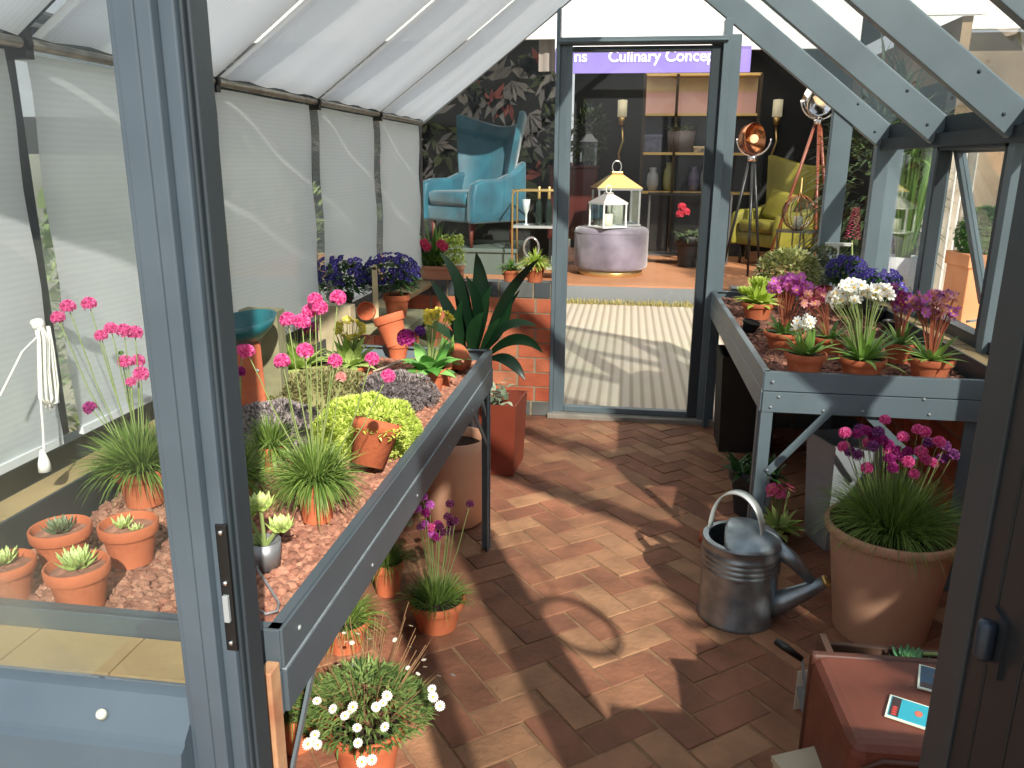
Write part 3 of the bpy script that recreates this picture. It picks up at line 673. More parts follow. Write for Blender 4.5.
mound('yellow_green_sedum', 'small yellow-green sedum patch below the teal bowl', locate(270, 372, BZ), (.13, .15, .08), YGSED, 1000, .013, base=YGSED)
# rear of the left bench
def leafy(name, label, base, rimv, hw, lv, n, ll, lw, lm=GREEN, tilt=(0, 0, 0), group=None, up=.9, urim=None, cat='potted plant', m=TERRA, haspot=True, droop=.7, potkw={}):
    p = locate(*base); r, h = potdims(p, urim or base[0], rimv, hw); t = thing(name, label, cat, p, tilt, group)
    zs = pot(t, r, h, m, **potkw) if haspot else 0
    mb = MB()
    for i in range(n):
        a = i*2.39996; k = (i+.5)/n; el = up*(1.3-k)+rnd(-.15, .15)
        mb.leaf((math.cos(a)*r*.15, math.sin(a)*r*.15, zs), (math.cos(a)*math.cos(el), math.sin(a)*math.cos(el), math.sin(el)+.05), ll*rnd(.75, 1.1), lw, droop, -.3, 5, tip=.8)
    mb.build('foliage', lm, t); return t, zs
def cluster(t, pts, me, s, name='flower', jitter=.4, stem=None, zs=0, tilt=.85):
    for (w) in pts:
        q = local(t, w)
        put(me, name, t, q, s*rnd(.85, 1.15), (rnd(-jitter, jitter)+tilt, rnd(-jitter, jitter), rnd(0, 6)))
    if stem:
        mb = MB()
        for w in pts:
            q = local(t, w); mb.tube([(q.x*.15, q.y*.15, zs), (q.x*.55, q.y*.55, (zs+q.z)*.55), q], .0013, 4)
        mb.build('flower_stalks', stem, t)
# yellow primula with clustered head
t, zs = leafy('potted_primula', 'pale green primula with one round yellow flower head behind the sedums', (350, 378, BZ), 365, 18, 0, 34, .125, .036, mat('pale green leaves', '#86a848', '#c9d98a', mode='var', scale=0, rough=.5, transl=.25), up=1.15)
q = [ony(350+12*math.cos(i), 329+9*math.sin(i), t.location.y+rnd(-.03, .0)) for i in range(22)]
cluster(t, q, flower(YELL, 5, .7, .2, WHITE), .034, stem=STEM, zs=zs)
t, zs = leafy('potted_primula', 'pale green leafy primula below the magenta flowers, left of the yellow one', (300, 382, BZ), 368, 18, 0, 32, .13, .038, mat('pale green leaves', '#86a848', '#c9d98a', mode='var', scale=0, rough=.5, transl=.25), up=1.1)
q = [ony(290+rnd(-10, 8), 321+rnd(-7, 7), t.location.y+rnd(-.02, .05)) for i in range(9)]+[ony(308+rnd(-9, 9), 330+rnd(-6, 6), t.location.y+rnd(-.02, .02)) for i in range(8)]
cluster(t, q, flower(MAG, 5, .6, .2), .032, stem=STEM, zs=zs)
# drumstick primula
t, zs = leafy('potted_primula', 'fleshy leaved primula with yellow buds in a terracotta pot by the bench corner', (430, 390, BZ), 368, 17, 0, 18, .13, .06, mat('fleshy green leaves', '#4a8a34', '#8cc26a', mode='var', scale=0, rough=.4, transl=.2), up=1.0, droop=.9)
q = [ony(431+rnd(-9, 9), 318+rnd(-8, 6), t.location.y+rnd(-.03, .03)) for i in range(20)]+[ony(447+rnd(-3, 5), 318+rnd(-6, 5), t.location.y) for i in range(5)]
cluster(t, q, flower(YELL, 5, .6, .4), .027, stem=STEM, zs=zs)
w = ony(406, 338, t.location.y-.03); put(pom(MAG), 'flower_head', t, local(t, w), .06, (.5, -.3, 0)); w = ony(420, 331, t.location.y+.05); put(pom(mat('purple petals', '#5a1a78', '#9a4ab8', mode='var', scale=0)), 'flower_head', t, local(t, w), .036, (.5, 0, 0))
# more pale leaves behind
t, zs = leafy('leafy_seedling', 'light green leafy clump behind the primula with yellow buds', (447, 372, BZ), 362, 12, 0, 20, .10, .04, GREEN, up=1.2)
# leaning pot, standing on another upturned one
pA = locate(395, 358, BZ)
t = thing('terracotta_pot', 'empty terracotta pot leaning to the left on top of another pot', 'pot', ony(397, 345, pA.y), (math.radians(-6), math.radians(-18), 0), group='empty terracotta pots on the left bench')
pot(t, .062, .125, soil=False)
t = thing('terracotta_pot', 'short terracotta pot under the leaning one', 'pot', pA+Vector((.01, .01, 0)), (0, 0, 0), group='empty terracotta pots on the left bench'); pot(t, .048, .062, soil=False)
# pot on its side, base towards us with a drain hole
pB = ony(463, 372, 2.80)
t = thing('terracotta_pot', 'terracotta pot lying on its side, drainage hole showing, at the bench corner', 'pot', (pB.x, pB.y, BZ+.048), (math.radians(-90), 0, math.radians(30)), group='empty terracotta pots on the left bench')
p_ = MB().lathe([(.007, 0), (.034, 0), (.044, .07), (.049, .071), (.052, .098), (.047, .098), (.04, .07), (.030, .006), (.007, .006), (.007, 0)], 32).build('pot', TERRA, t, smooth=True)
t = thing('terracotta_pot', 'tall dark terracotta pot with pale stem beside the lying pot', 'pot', locate(437, 385, BZ)+Vector((.02, .0, 0)), (0, 0, 0), group='empty terracotta pots on the left bench'); pot(t, .036, .085)
t = thing('terracotta_pot', 'small terracotta pot on its side showing its dark mouth, behind the leaning pot', 'pot', ony(369, 312, 3.22), (math.radians(78), 0, math.radians(8)), group='empty terracotta pots on the left bench'); pot(t, .04, .07, soil=False)
t.location.z = .945
# dark shelf step at the back of the bench
t = thing('timber_stand', 'weathered timber stand beyond the left bench carrying the violet flowers', 'stand', (-1.26, 3.14, 0))
GWOOD = mat('grey green old timber', '#8d8b6c', '#6b6a50', scale=8, rough=.9, bump=.3, bscale=40)
MB().box(0, .38, .0, .42, .86, .90).build('stand_top', GWOOD, t, bevel=.004)
for xx in (.03, .35):
    for yy in (.03, .39): MB().box(xx-.02, xx+.02, yy-.02, yy+.02, 0, .86).build('leg', GWOOD, t)
for (u0, u1, v0, v1, y, lb) in ((238, 279, 310, 352, 2.27, 'mossy grey square timber block right behind the teal bowl'), (316, 352, 305, 345, 2.97, 'pale weathered timber block in front of the violet flowers')):
    a = ony(u0, v0, y); b = ony(u1, v1, y)
    t = thing('timber_block', lb, 'block', (a.x, y, BZ), group='weathered timber blocks on the left bench')
    MB().box(0, b.x-a.x, 0, .06, 0, a.z-BZ).build('block', GWOOD if u0 < 300 else mat('pale old timber', '#b8ab8c', '#8f8468', scale=8, rough=.9), t, bevel=.003)
t = thing('teal_bowl', 'teal glazed bowl tipped beside the front door post', 'bowl', ony(247, 342, 2.12), (math.radians(8), math.radians(-6), 0)); t.scale = (.95, .95, .9); zb = t.location.z; up_ = thing('terracotta_pot', 'upturned terracotta pot under the teal bowl', 'pot', (t.location.x, t.location.y, BZ), group='empty terracotta pots on the left bench'); MB().lathe([(0, zb-BZ-.004), (.036, zb-BZ-.004), (.042, .035), (.052, .034), (.054, 0), (.048, 0), (.03, zb-BZ-.02)], 28).build('pot', TERRA, up_, smooth=True)
MB().lathe([(0, 0), (.04, 0), (.085, .04), (.105, .075), (.10, .075), (.08, .045), (.035, .008), (0, .008)], 28).build('bowl', mat('teal glaze', '#164e5a', '#1f6269', scale=6, rough=.3, coat=.3), t, smooth=True)
MB().tube([(-.05, -.02, .0), (.03, -.03, -.09)], .004, 6).build('handle_rod', STEEL, t)
t = thing('wooden_label', 'tall pale wooden plant label standing between the two violet pots', 'label', (ony(376, 315, 3.17).x, 3.17, .90))
a = ony(376, 265, 3.17); MB().box(-.011, .011, 0, .004, 0, a.z-.90-.01).lathe([(0, 0), (.011, 0), (.011, .004), (0, .004)], 16, Matrix.Translation((0, .004, a.z-.90-.01)) @ Matrix.Rotation(PI/2, 4, 'X')).build('label_blade', mat('bare pale wood', '#c7b893', rough=.8), t)
# violas
VLEAF = mat('dark viola leaves', '#1c3a1c', '#3f6a32', mode='var', scale=0, rough=.5)
def viola(label, p, r, h, ctr, rad, nf, group, potm=TERRA, nl=900, fs=.026):
    t = thing('potted_viola', label, 'potted plant', p, group=group)
    zs = pot(t, r, h, potm); mb = MB(); c = local(t, ctr)
    for i in range(nl):
        z = rnd(-.6, .9); a = rnd(0, 2*PI); q = math.sqrt(1-z*z)*rnd(.5, 1); pt = Vector((c.x+rad[0]*q*math.cos(a), c.y+rad[1]*q*math.sin(a), c.z+rad[2]*z-.02))
        mb.leaf(pt, (math.cos(a), math.sin(a), rnd(-.2, .9)), .035, .014, .5, .1, 2)
    mb.build('foliage', VLEAF, t)
    me = flower(VIO, 5, .75, .12, mat('viola eye', '#e8e2f2', rough=.6), .06)
    for i in range(nf):
        z = rnd(-.35, .95); a = rnd(-PI, 0) if i % 3 else rnd(0, PI); q = math.sqrt(1-z*z)
        pt = Vector((c.x+rad[0]*q*math.cos(a), c.y+rad[1]*q*math.sin(a), c.z+rad[2]*z))
        n = Vector((q*math.cos(a), q*math.sin(a)-.6, z*.8+.1)).normalized()
        put(me, 'flower', t, pt, fs*rnd(.8, 1.15), n.to_track_quat('Z', 'Y').to_euler())
    return t
g = 'violet viola pots at the back of the left bench'
viola('violet violas in a dark pot, left of the wooden label', ony(341, 312, 3.33)*1, .06, .10, ony(342, 275, 3.33), (.13, .09, .085), 98, g, mat('dark green pot', '#3c4636', rough=.7)).location.z
viola('violet violas spilling from a terracotta pot, right of the wooden label', ony(397, 312, 3.36)*1, .06, .10, ony(391, 273, 3.36), (.125, .09, .085), 98, g)
for o in list(COL.objects):
    if o.name.startswith('potted_viola'):
        dz = .90-o.location.z
        for ch in o.children:
            if ch.name.split('.')[0] not in ('pot', 'soil'): ch.location.z -= dz
            else: pass
        o.location.z = .90
# garden hand tool lying by the leaning pot
t = thing('hand_fork', 'thin metal tool with wooden shaft lying among the sedums by the leaning pot', 'tool', locate(378, 372, BZ+.03))
MB().tube([local(t, onz(u, v, BZ+.03)) for u, v in ((372, 372), (404, 360))], .004, 6).build('shaft', mat('pale shaft', '#b9aa94', rough=.6), t)
MB().tube([local(t, onz(u, v, BZ+.03)) for u, v in ((368, 376), (372, 372))], .006, 6).build('ferrule', TERRA, t)
# ------------------------------------------------------------ floor, left side
GT = mat('black metal tub', '#3d4449', '#4a5258', scale=5, rough=.5)
t = thing('potted_aspidistra', 'large dark glossy broad-leaved plant in a grey tub beyond the left bench', 'potted plant', (-.765, 3.50, 0))
MB().box(-.10, .10, -.10, .10, 0, .72).build('tub', GT, t, bevel=.01); MB().box(-.09, .09, -.09, .09, .70, .725).build('soil', SOIL, t)
mb = MB()
def ribbon(mb, pts, w, fold=.25, seg=12, roll=0):
    P_ = [Vector(p) for p in pts]; vs = []; fs = []
    def bz(t):
        return P_[0]*(1-t)**2+P_[1]*2*t*(1-t)+P_[2]*t*t
    for i in range(seg+1):
        t = i/seg; p = bz(t); d = (bz(min(1, t+.01))-bz(max(0, t-.01))).normalized()
        sd = d.cross(Vector((0, -.75, .66))); sd = sd.normalized() if sd.length > .05 else Vector((1, 0, 0)); sd = Matrix.Rotation(roll, 3, d) @ sd
        n = sd.cross(d); ww = w*.5*(.10+.90*math.sin(PI*min(1, .06+.94*t**1.25))) if t < .999 else .001
        vs += [p-sd*ww+n*ww*fold, p, p+sd*ww+n*ww*fold]
    for i in range(seg): a = i*3; fs += [(a, a+1, a+4, a+3), (a+1, a+2, a+5, a+4)]
    mb.add(vs, fs)
AS = [((475, 352), (470, 285), (440, 252), .08, -.05, 0), ((480, 352), (486, 300), (476, 252), .12, .08, .2), ((486, 350), (500, 290), (540, 258), .07, 0, .5), ((466, 350), (455, 315), (430, 280), .09, 0, .4),
 ((478, 350), (488, 310), (466, 276), .08, -.05, -.3), ((488, 350), (500, 312), (537, 326), .07, -.1, .3), ((490, 350), (518, 322), (543, 353), .075, -.08, .6), ((492, 352), (508, 350), (525, 380), .085, -.13, .3),
 ((470, 352), (452, 330), (462, 300), .07, -.08, -.2), ((482, 352), (476, 320), (492, 285), .08, .03, .1), ((476, 352), (440, 320), (418, 322), .07, -.04, .3), ((484, 352), (505, 335), (512, 300), .06, .06, 0), ((474, 352), (468, 330), (484, 312), .09, -.1, .2)]
for a_, b_, c_, w, dy, rl in AS+[((476, 352), (462, 325), (452, 262), .05, .1, .1), ((486, 352), (497, 322), (520, 290), .05, .1, .3), ((480, 352), (490, 330), (500, 318), .06, -.1, .2), ((472, 352), (462, 340), (448, 345), .06, -.1, .2)]:
    y = 3.46+dy; ribbon(mb, [Vector(((ony(*a_, y)-t.location).x*.8, dy*.5, .70)), local(t, ony(*b_, y)), local(t, ony(*c_, y-.03))], w*.66, roll=rl+rnd(-.3, .3))
mb.build('foliage', DGREEN, t, smooth=True)
# tall terracotta cylinder pot
p = Vector((-.70, 3.22-.28, 0)); p = Vector((-.705, 3.10, 0))
t = thing('long_tom_pot', 'tall smooth salmon terracotta urn under the far end of the left bench', 'pot', onz(455, 522, 0)+Vector((0, .02, 0)))
MB().lathe([(0, 0), (.11, 0), (.125, .015), (.14, .2), (.15, .36), (.143, .40), (.13, .40), (.13, .35), (.12, .1), (0, .09)], 40).build('pot', mat('salmon terracotta', '#efb797', '#e2a684', scale=4, rough=.8), t, smooth=True)  # clay colour lightened to stand in for sun on the urn
MB().lathe([(0, .36), (.121, .36)], 30).build('soil', SOIL, t)
# square rust planter (tapered)
t = thing('rust_planter', 'rust brown square tapered planter against the brick wall beyond the left bench', 'planter', (-.655, 3.95, 0), (0, 0, math.radians(-4)))
RUST = mat('rust brown planter', '#8c3f28', '#7a3322', scale=2, rough=.6)
def tapered(mb, b, tp, h, th=.012):
    for s in (1,):
        vs = [(-b, -b, 0), (b, -b, 0), (b, b, 0), (-b, b, 0), (-tp, -tp, h), (tp, -tp, h), (tp, tp, h), (-tp, tp, h), (-tp+th, -tp+th, h), (tp-th, -tp+th, h), (tp-th, tp-th, h), (-tp+th, tp-th, h), (-b+th, -b+th, h*.75), (b-th, -b+th, h*.75), (b-th, b-th, h*.75), (-b+th, b-th, h*.75)]
        fs = [(0, 3, 2, 1)]+[(i, (i+1) % 4, (i+1) % 4+4, i+4) for i in range(4)]+[(i+4, (i+1) % 4+4, (i+1) % 4+8, i+8) for i in range(4)]+[(i+8, (i+1) % 4+8, (i+1) % 4+12, i+12) for i in range(4)]+[(12, 13, 14, 15)]
        mb.add(vs, fs)
    return mb
tapered(MB(), .135, .15, .38).build('planter_body', RUST, t)
mb = MB()
for i in range(90): mb.leaf((rnd(-.12, .08), rnd(-.12, .12), .33+rnd(0, .12)), (rnd(-1, 1), rnd(-1, 1), rnd(0, 1)), .05, .03, .5, .2, 3)
mb.build('foliage', mat('silver green leaves', '#5c6f55', '#b9c4a6', mode='var', scale=0, rough=.5), t)
# thrift on the bricks
hs = [(423, 497, 0, ORCH), (430, 505, .02, ORCH), (417, 509, 0, ORCH), (426, 513, -.02, MAG), (425, 524, .0, ORCH), (421, 527, .02, ORCH), (431, 528, 0, PINK), (438, 525, .02, MAG), (450, 504, .03, PLUM), (470, 504, .02, PLUM), (448, 517, .01, PLUM), (440, 527, -.02, PLUM), (451, 523, 0, PLUM), (455, 521, -.02, PLUM), (441, 533, 0, PLUM), (449, 531, .02, PLUM), (437, 537, -.01, MAG), (432, 534, 0, ORCH)]
thrift('potted_thrift', 'pink and plum thrift in a terracotta pot standing alone on the brick floor', (437, 625, 0), 597, 29, hs, .10, 520, headr=.0145, droop=1.0, urim=434, lw=.003)
thrift('potted_thrift', 'grassy thrift pot under the left bench, behind the lone floor pot', (388, 592, 0), 560, 17, [], .12, 380, droop=1.3)
thrift('potted_thrift', 'grassy thrift pot under the left bench just behind the white daisies', (345, 645, 0), 618, 27, [], .125, 420, droop=1.5, lw=.003)
thrift('potted_thrift', 'dark grassy pot under the near end of the left bench', (296, 742, 0), 705, 30, [], .12, 300, droop=1.3, lw=.003)
# daisies
p = locate(368, 768, 0)
t = thing('potted_daisy', 'white fleabane daisies tumbling from a terracotta pot on the near floor', 'potted plant', p)
zs = pot(t, .105, .15, sdepth=.12)
mb = MB()
for i in range(2200):
    a = rnd(0, 2*PI); k = math.sqrt(random.random()); c = Vector((math.cos(a)*k*.17-.01, math.sin(a)*k*.15+.03, zs+.02+.12*(1-k*k)*rnd(.4, 1.1)))
    mb.leaf(c, (math.cos(a)+rnd(-.7, .7), math.sin(a)+rnd(-.7, .7), rnd(.0, 1.5)), rnd(.018, .038), .0065, .4, .1, 3)
mb.build('foliage', mat('fleabane leaves', '#3f5c2c', '#8ba45c', mode='var', scale=0, rough=.6, transl=.2), t)
mb = MB(); 
for i in range(70):
    a = rnd(0, 2*PI); k = rnd(.4, 1.3); e = Vector((math.cos(a)*k*.17, math.sin(a)*k*.19+.06, zs+rnd(.08, .2))); mb.tube([(0, 0, zs), e*.55+Vector((0, 0, .04)), e], .001, 4)
mb.build('wiry_stems', mat('wiry brown stems', '#8b6a4a', rough=.8), t)
me = flower(WHITE, 14, .22, .1, YEYE, .13)
dz = [(306, 671), (317, 701), (333, 709), (350, 712), (345, 716), (353, 707), (387, 696), (357, 728), (385, 727), (358, 743), (315, 735), (308, 744), (318, 745), (362, 762), (372, 760), (376, 707), (383, 703), (322, 679), (366, 664), (453, 675), (432, 689), (358, 634), (346, 642), (352, 643), (337, 637), (370, 639), (411, 626), (410, 647), (424, 660), (425, 667), (418, 674), (439, 676), (433, 697), (338, 665), (354, 665), (313, 742), (408, 668), (395, 640), (440, 706), (344, 633)]
for (u, v) in dz:
    small = v < 680; q = local(t, onz(u, v, .31 if not small else .26))
    n = Vector((rnd(-.4, .4)+q.x, rnd(-.9, -.1) if not small else rnd(-.5, .6), 1)).normalized()
    put(me, 'daisy', t, q, (.026 if not small else .015)*rnd(.85, 1.1), n.to_track_quat('Z', 'Y').to_euler())
# timber stake beside the door post
a = ony(263, 650, 1.03); b = ony(276, 650, 1.03)
t = thing('timber_post', 'narrow reddish timber post end between the front door post and bench', 'post', (a.x, 1.005, 0))
MB().box(0, b.x-a.x, 0, .035, 0, .79).build('timber', mat('split timber', '#9a6347', '#c9a47c', scale=9, rough=.9), t, bevel=.003)
# small pebbles / fallen petals skipped
# ------------------------------------------------------------ right bench plants
def lewisia(name, label, base, urim, rimv, hw, leafn, ll, lw, lm, fl, fm, stem=STEM, fs=.024, petals=7, m=TERRA, up=.9, flat=.6, wide=.4):
    t, zs = leafy(name, label, base, rimv, hw, 0, leafn, ll*1.3, lw*1.15, lm, up=up, urim=urim, droop=.5, m=m, potkw=dict(n=32))
    pts = []
    for (u, v, ru, rv, n) in fl:
        for i in range(int(n*1.5)): 
            a = rnd(0, 2*PI); k = math.sqrt(random.random()); pts.append(ony(u+math.cos(a)*ru*k, v+math.sin(a)*rv*k, t.location.y+rnd(-.05, .05)))
    mats = fm if isinstance(fm, list) else [fm]
    for j, mm in enumerate(mats): cluster(t, pts[j::len(mats)], flower(mm, petals, wide, .25), fs*1.5, jitter=flat)
    mb = MB()
    for w in pts[::2]:
        q = local(t, w); mb.tube([(q.x*.12, q.y*.12, zs), (q.x*.5, q.y*.5, zs+(q.z-zs)*.6), q], .0015, 4)
    mb.build('flower_stalks', stem, t); return t
RST = mat('reddish stalks', '#a0563c', rough=.6)
PLG = mat('pale lewisia leaves', '#5f8a35', '#a3c367', mode='var', scale=0, rough=.45, transl=.15)
lewisia('potted_lewisia', 'small white flowered plant in the front left terracotta pot of the right bench', (803, 378, BZ), 803, 352, 20.5, 18, .085, .026, PLG, [(808, 322, 7, 6, 8), (798, 326, 6, 8, 6)], WHITE, fs=.024, up=1.15)
lewisia('potted_lewisia', 'white lewisia with arching stalks in the front middle pot of the right bench', (860, 380, BZ), 860, 357, 23, 40, .115, .02, PLG, [(845, 297, 13, 9, 22), (853, 286, 10, 5, 10), (878, 293, 16, 6, 20), (832, 301, 5, 5, 6)], WHITE, fs=.03, up=1.0)
lewisia('potted_lewisia', 'mauve and pink lewisia in the front right pot of the right bench', (928, 382, BZ), 929, 357, 22, 26, .09, .02, PLG, [(925, 300, 15, 8, 20), (945, 296, 12, 7, 12), (938, 311, 14, 6, 12), (952, 314, 7, 5, 6)], [SALM, ORCH, mat('mauve petals', '#8a4f92', '#c58ac4', mode='var', scale=0, transl=.25)], stem=RST, fs=.026)
lewisia('potted_lewisia', 'bright orchid pink lewisia on red stalks, left side of the right bench', (783, 348, BZ), 783, 331, 21, 24, .075, .02, GREEN, [(790, 282, 17, 7, 30), (775, 287, 8, 5, 8), (804, 290, 12, 6, 14)], ORCH, stem=RST, fs=.028)
lewisia('potted_lewisia', 'faded salmon pink lewisia between the orchid and white ones', (828, 352, BZ), 828, 336, 19, 16, .07, .02, GREEN, [(812, 300, 12, 9, 14), (824, 295, 8, 5, 8)], [SALM, PINK], stem=RST, fs=.026)
lewisia('potted_lewisia', 'purple lewisia in a dark pot behind the front right pot', (897, 362, BZ), 897, 342, 15, 26, .10, .016, GREEN, [(902, 303, 14, 9, 20), (895, 292, 10, 6, 10)], [MAG, mat('mauve petals', '#8a4f92')], stem=RST, fs=.026)
t, zs = leafy('potted_auricula', 'yellow-green leafy rosettes in a terracotta pot at the far left of the right bench', (757, 318, BZ), 302, 17, 0, 46, .125, .042, LIME, up=1.2)
mb = MB(); rosette(mb, (.0, .02, zs+.09), .075, 44, w=.5); rosette(mb, (-.07, .0, zs+.05), .06, 36, w=.5); mb.build('rosette', LIME, t)
g2 = thing('variegated_shrub', 'cream variegated bushy plant behind the orchid lewisia', 'potted plant', locate(785, 305, BZ))
pot(g2, .07, .10); mb = MB()
for i in range(2200):
    z = rnd(-.8, 1); a = rnd(0, 2*PI); q = math.sqrt(1-z*z); k = rnd(.7, 1.05); mb.leaf((.165*q*k*math.cos(a), .12*q*k*math.sin(a), .18+.125*z*k), (q*math.cos(a)+rnd(-.9, .9), q*math.sin(a)+rnd(-.9, .9), z+rnd(-.3, .9)), .030, .020, .4, .1, 2)
mb.build('foliage', mat('variegated cream leaves', '#6c7d3c', '#e4dfa0', mode='var', scale=0, rough=.5, transl=.2), g2)
g2 = thing('thyme_bush', 'grey-green wiry bush between the variegated plant and the violas', 'potted plant', locate(818, 300, BZ)+Vector((0, -.05, 0)))
pot(g2, .06, .09); mb = MB()
for i in range(1400):
    z = rnd(-.8, 1); a = rnd(0, 2*PI); q = math.sqrt(1-z*z); mb.leaf((.10*q*math.cos(a), .08*q*math.sin(a), .20+.11*z), (q*math.cos(a)+rnd(-.9, .9), q*math.sin(a)+rnd(-.9, .9), z+rnd(-.3, .9)), .022, .013, .4, .1, 2)
mb.build('foliage', mat('grey green wiry leaves', '#4c5a38', '#a9ac86', mode='var', scale=0, rough=.6), g2)
g = 'violet violas at the back of the right bench'
vp = locate(850, 312, BZ)+Vector((-.02, -.10, 0))
viola('dense violet violas at the back of the right bench, left clump', vp, .06, .10, ony(847, 270, vp.y), (.10, .08, .075), 98, g, BLACK)
vp = locate(880, 318, BZ)+Vector((-.06, -.13, 0))
viola('violet violas trailing right toward the side window on the right bench', vp, .05, .08, ony(880, 279, vp.y), (.10, .07, .05), 80, g, BLACK)
vp = locate(905, 332, BZ)+Vector((-.1, -.1, 0))
viola('few pale violet violas low behind the purple lewisia', vp, .04, .07, ony(896, 292, vp.y), (.07, .05, .04), 26, g, BLACK, 160)
t = thing('black_pot', 'small black plastic pot at the inner edge of the right bench', 'pot', locate(748, 332, BZ), (math.radians(8), math.radians(14), 0)); pot(t, .042, .055, BLACK)
t = thing('white_tray', 'small white plant tray label behind the violets by the window', 'tray', ony(839, 244, 4.7)); MB().box(-.07, .07, -.02, .02, 0, .006).box(-.06, .06, -.018, .018, -.01, 0).build('tray_rim', WHITE, t, bevel=.002); MB().tube([(0, 0, -.01), (0, 0, -(t.location.z-BZ))], .004).build('stake', WHITE, t)
# ------------------------------------------------------------ floor, right side
# big terracotta tub with thrift
hs = []
for (u, v, k) in ((885, 420, 0), (845, 433, 0), (844, 447, 0), (858, 434, 1), (866, 431, 1), (868, 443, 0), (875, 437, 1), (882, 440, 1), (888, 445, 1), (903, 437, 0), (918, 430, 0), (925, 432, 0), (908, 452, 1), (897, 451, 1), (890, 459, 1), (889, 451, 0), (901, 457, 1), (908, 462, 0), (928, 443, 2), (939, 442, 0), (945, 446, 2), (926, 460, 0), (932, 463, 0), (914, 474, 0), (867, 468, 0), (858, 455, 2), (850, 452, 2), (953, 455, 2), (860, 430, 2), (878, 432, 2), (873, 446, 2), (921, 452, 0), (893, 468, 1), (942, 459, 2)):
    hs.append((u, v, rnd(-.06, .06), (PINK, MAG, mat('dusky mauve petals', '#6a2a6a', '#a4559a', mode='var', scale=0, transl=.2))[k]))
tb = thrift('potted_thrift', 'large thrift with many pink and purple heads in a big pale terracotta tub', (878, 628, 0), 524, 64, hs, .20, 1700, m=mat('pale pink terracotta', '#c99a7e', '#b98a70', scale=3, rough=.8), headr=.0185, urim=886, droop=1.1, potkw=dict(collar=.09, rb=.15, n=48, sdepth=.13), lw=.0032)
# watering can
GALV = mat('galvanised steel', '#a4adb3', '#7f8a92', scale=16, rough=.38, metal=.85, bump=.05, bscale=20)
cp = onz(735, 614, 0)
t = thing('watering_can', 'galvanised steel watering can with ribbed body standing on the brick floor', 'watering can', (cp.x, cp.y, 0), (0, 0, math.radians(-14))); t.scale = (1.08, 1.08, 1.12)
R = .122; prof = [(0, .0), (R, 0), (R+.003, .006), (R, .012)]
z = .02
prof += [(R, .165)]
for i in range(4): z = .175+i*.017; prof += [(R, z), (R+.0045, z+.005), (R, z+.010)]
prof += [(R, .262), (R+.005, .266), (R+.001, .272)]
MB().lathe(prof, 56).build('body', GALV, t, smooth=True)
mb = MB().sheet(lambda u, v: (max((R+.001)*math.cos(2*PI*v)*math.sin(u*PI/2), -.30*R-.15*R*math.cos(u*PI/2)), (R+.001)*math.sin(2*PI*v)*math.sin(u*PI/2)*(1 if math.cos(2*PI*v)*math.sin(u*PI/2) > -.3 else .95), .27+.045*math.cos(u*PI/2)**1.2), 12, 48, (0, 0, -.002))
mb.sheet(lambda u, v: ((R+.001)*math.cos(PI*(.5+v))*(.86+.14*u), (R+.001)*math.sin(PI*(.5+v))*(.86+.14*u), .272), 2, 24)
mb.build('half_cover', GALV, t, smooth=True)
MB().lathe([(0, .012), (R-.003, .012)], 40).build('inner_floor', DARK, t)
MB().tube([(R-.02, 0, .055), (R+.03, 0, .085), (R+.09, 0, .13), (R+.14, 0, .17)], [.046, .034, .026, .018], 20).build('spout', GALV, t, smooth=True)
MB().lathe([(.010, 0), (.019, 0), (.021, .006), (.019, .012), (.010, .012)], 20, Matrix.Translation((R+.138, 0, .168)) @ Matrix.Rotation(math.radians(52), 4, 'Y')).build('brass_ring', mat('brass rose thread', '#c9ab6a', rough=.35, metal=.8), t, smooth=True)
MB().tube([(R-.02, 0, .255), (R+.04, 0, .222), (R+.10, 0, .165)], [.030, .023, .014], 14).build('spout_brace', GALV, t, smooth=True)
MB().sheet(lambda u, v: (-R*.70*math.cos(PI*(u))*1.0-.02+(v-.5)*.012, (v-.5)*.034+.03*math.cos(PI*u), .262+.15*math.sin(PI*u)**.8), 22, 2, (0, 0, .006)).build('carry_handle', mat('pale handle metal', '#c3c6c4', rough=.4, metal=.5), t, smooth=True)
# little potted pink primrose under the bench
t, zs = leafy('potted_primrose', 'small pink primrose pot in the shade under the right bench', (778, 540, 0), 528, 12, 0, 24, .11, .035, mat('pale green leaves', '#86a848'), up=.9, m=mat('dark red pot', '#5a1f18', rough=.7))
yb = t.location.y; cluster(t, [ony(778+rnd(-11, 13), 491+rnd(-6, 6), yb+rnd(-.04, .04)) for i in range(16)], flower(PINK, 5, .7, .2), .045, stem=STEM, zs=zs)
# tall grey tapered planter
zp = onz(824, 560, 0)
t = thing('zinc_planter', 'tall empty grey tapered planter in shade behind the big thrift tub', 'planter', (.93, 3.30, 0), (0, 0, math.radians(18)))
tapered(MB(), .085, .11, .47).build('planter_body', mat('pale zinc', '#8b9096', '#a0a4a8', scale=4, rough=.5), t)
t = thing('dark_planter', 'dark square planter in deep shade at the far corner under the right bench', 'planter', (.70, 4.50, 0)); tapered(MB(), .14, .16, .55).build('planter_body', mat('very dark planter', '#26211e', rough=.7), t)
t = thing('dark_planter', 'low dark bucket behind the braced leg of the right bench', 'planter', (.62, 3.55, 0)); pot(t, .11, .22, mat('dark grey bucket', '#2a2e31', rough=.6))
mb = MB()
for i in range(120): mb.leaf((rnd(-.09, .09), rnd(-.09, .09), .2), (rnd(-1, 1), rnd(-1, 1), rnd(.3, 1.6)), .09, .03, .6, .2, 3)
mb.build('foliage', VLEAF, t)
t = thing('broken_pot', 'small terracotta pot lying on its side just behind the watering can', 'pot', (onz(700, 545, 0).x, onz(700, 545, 0).y+.0, .045), (math.radians(90), 0, math.radians(70))); pot(t, .045, .08, soil=False)
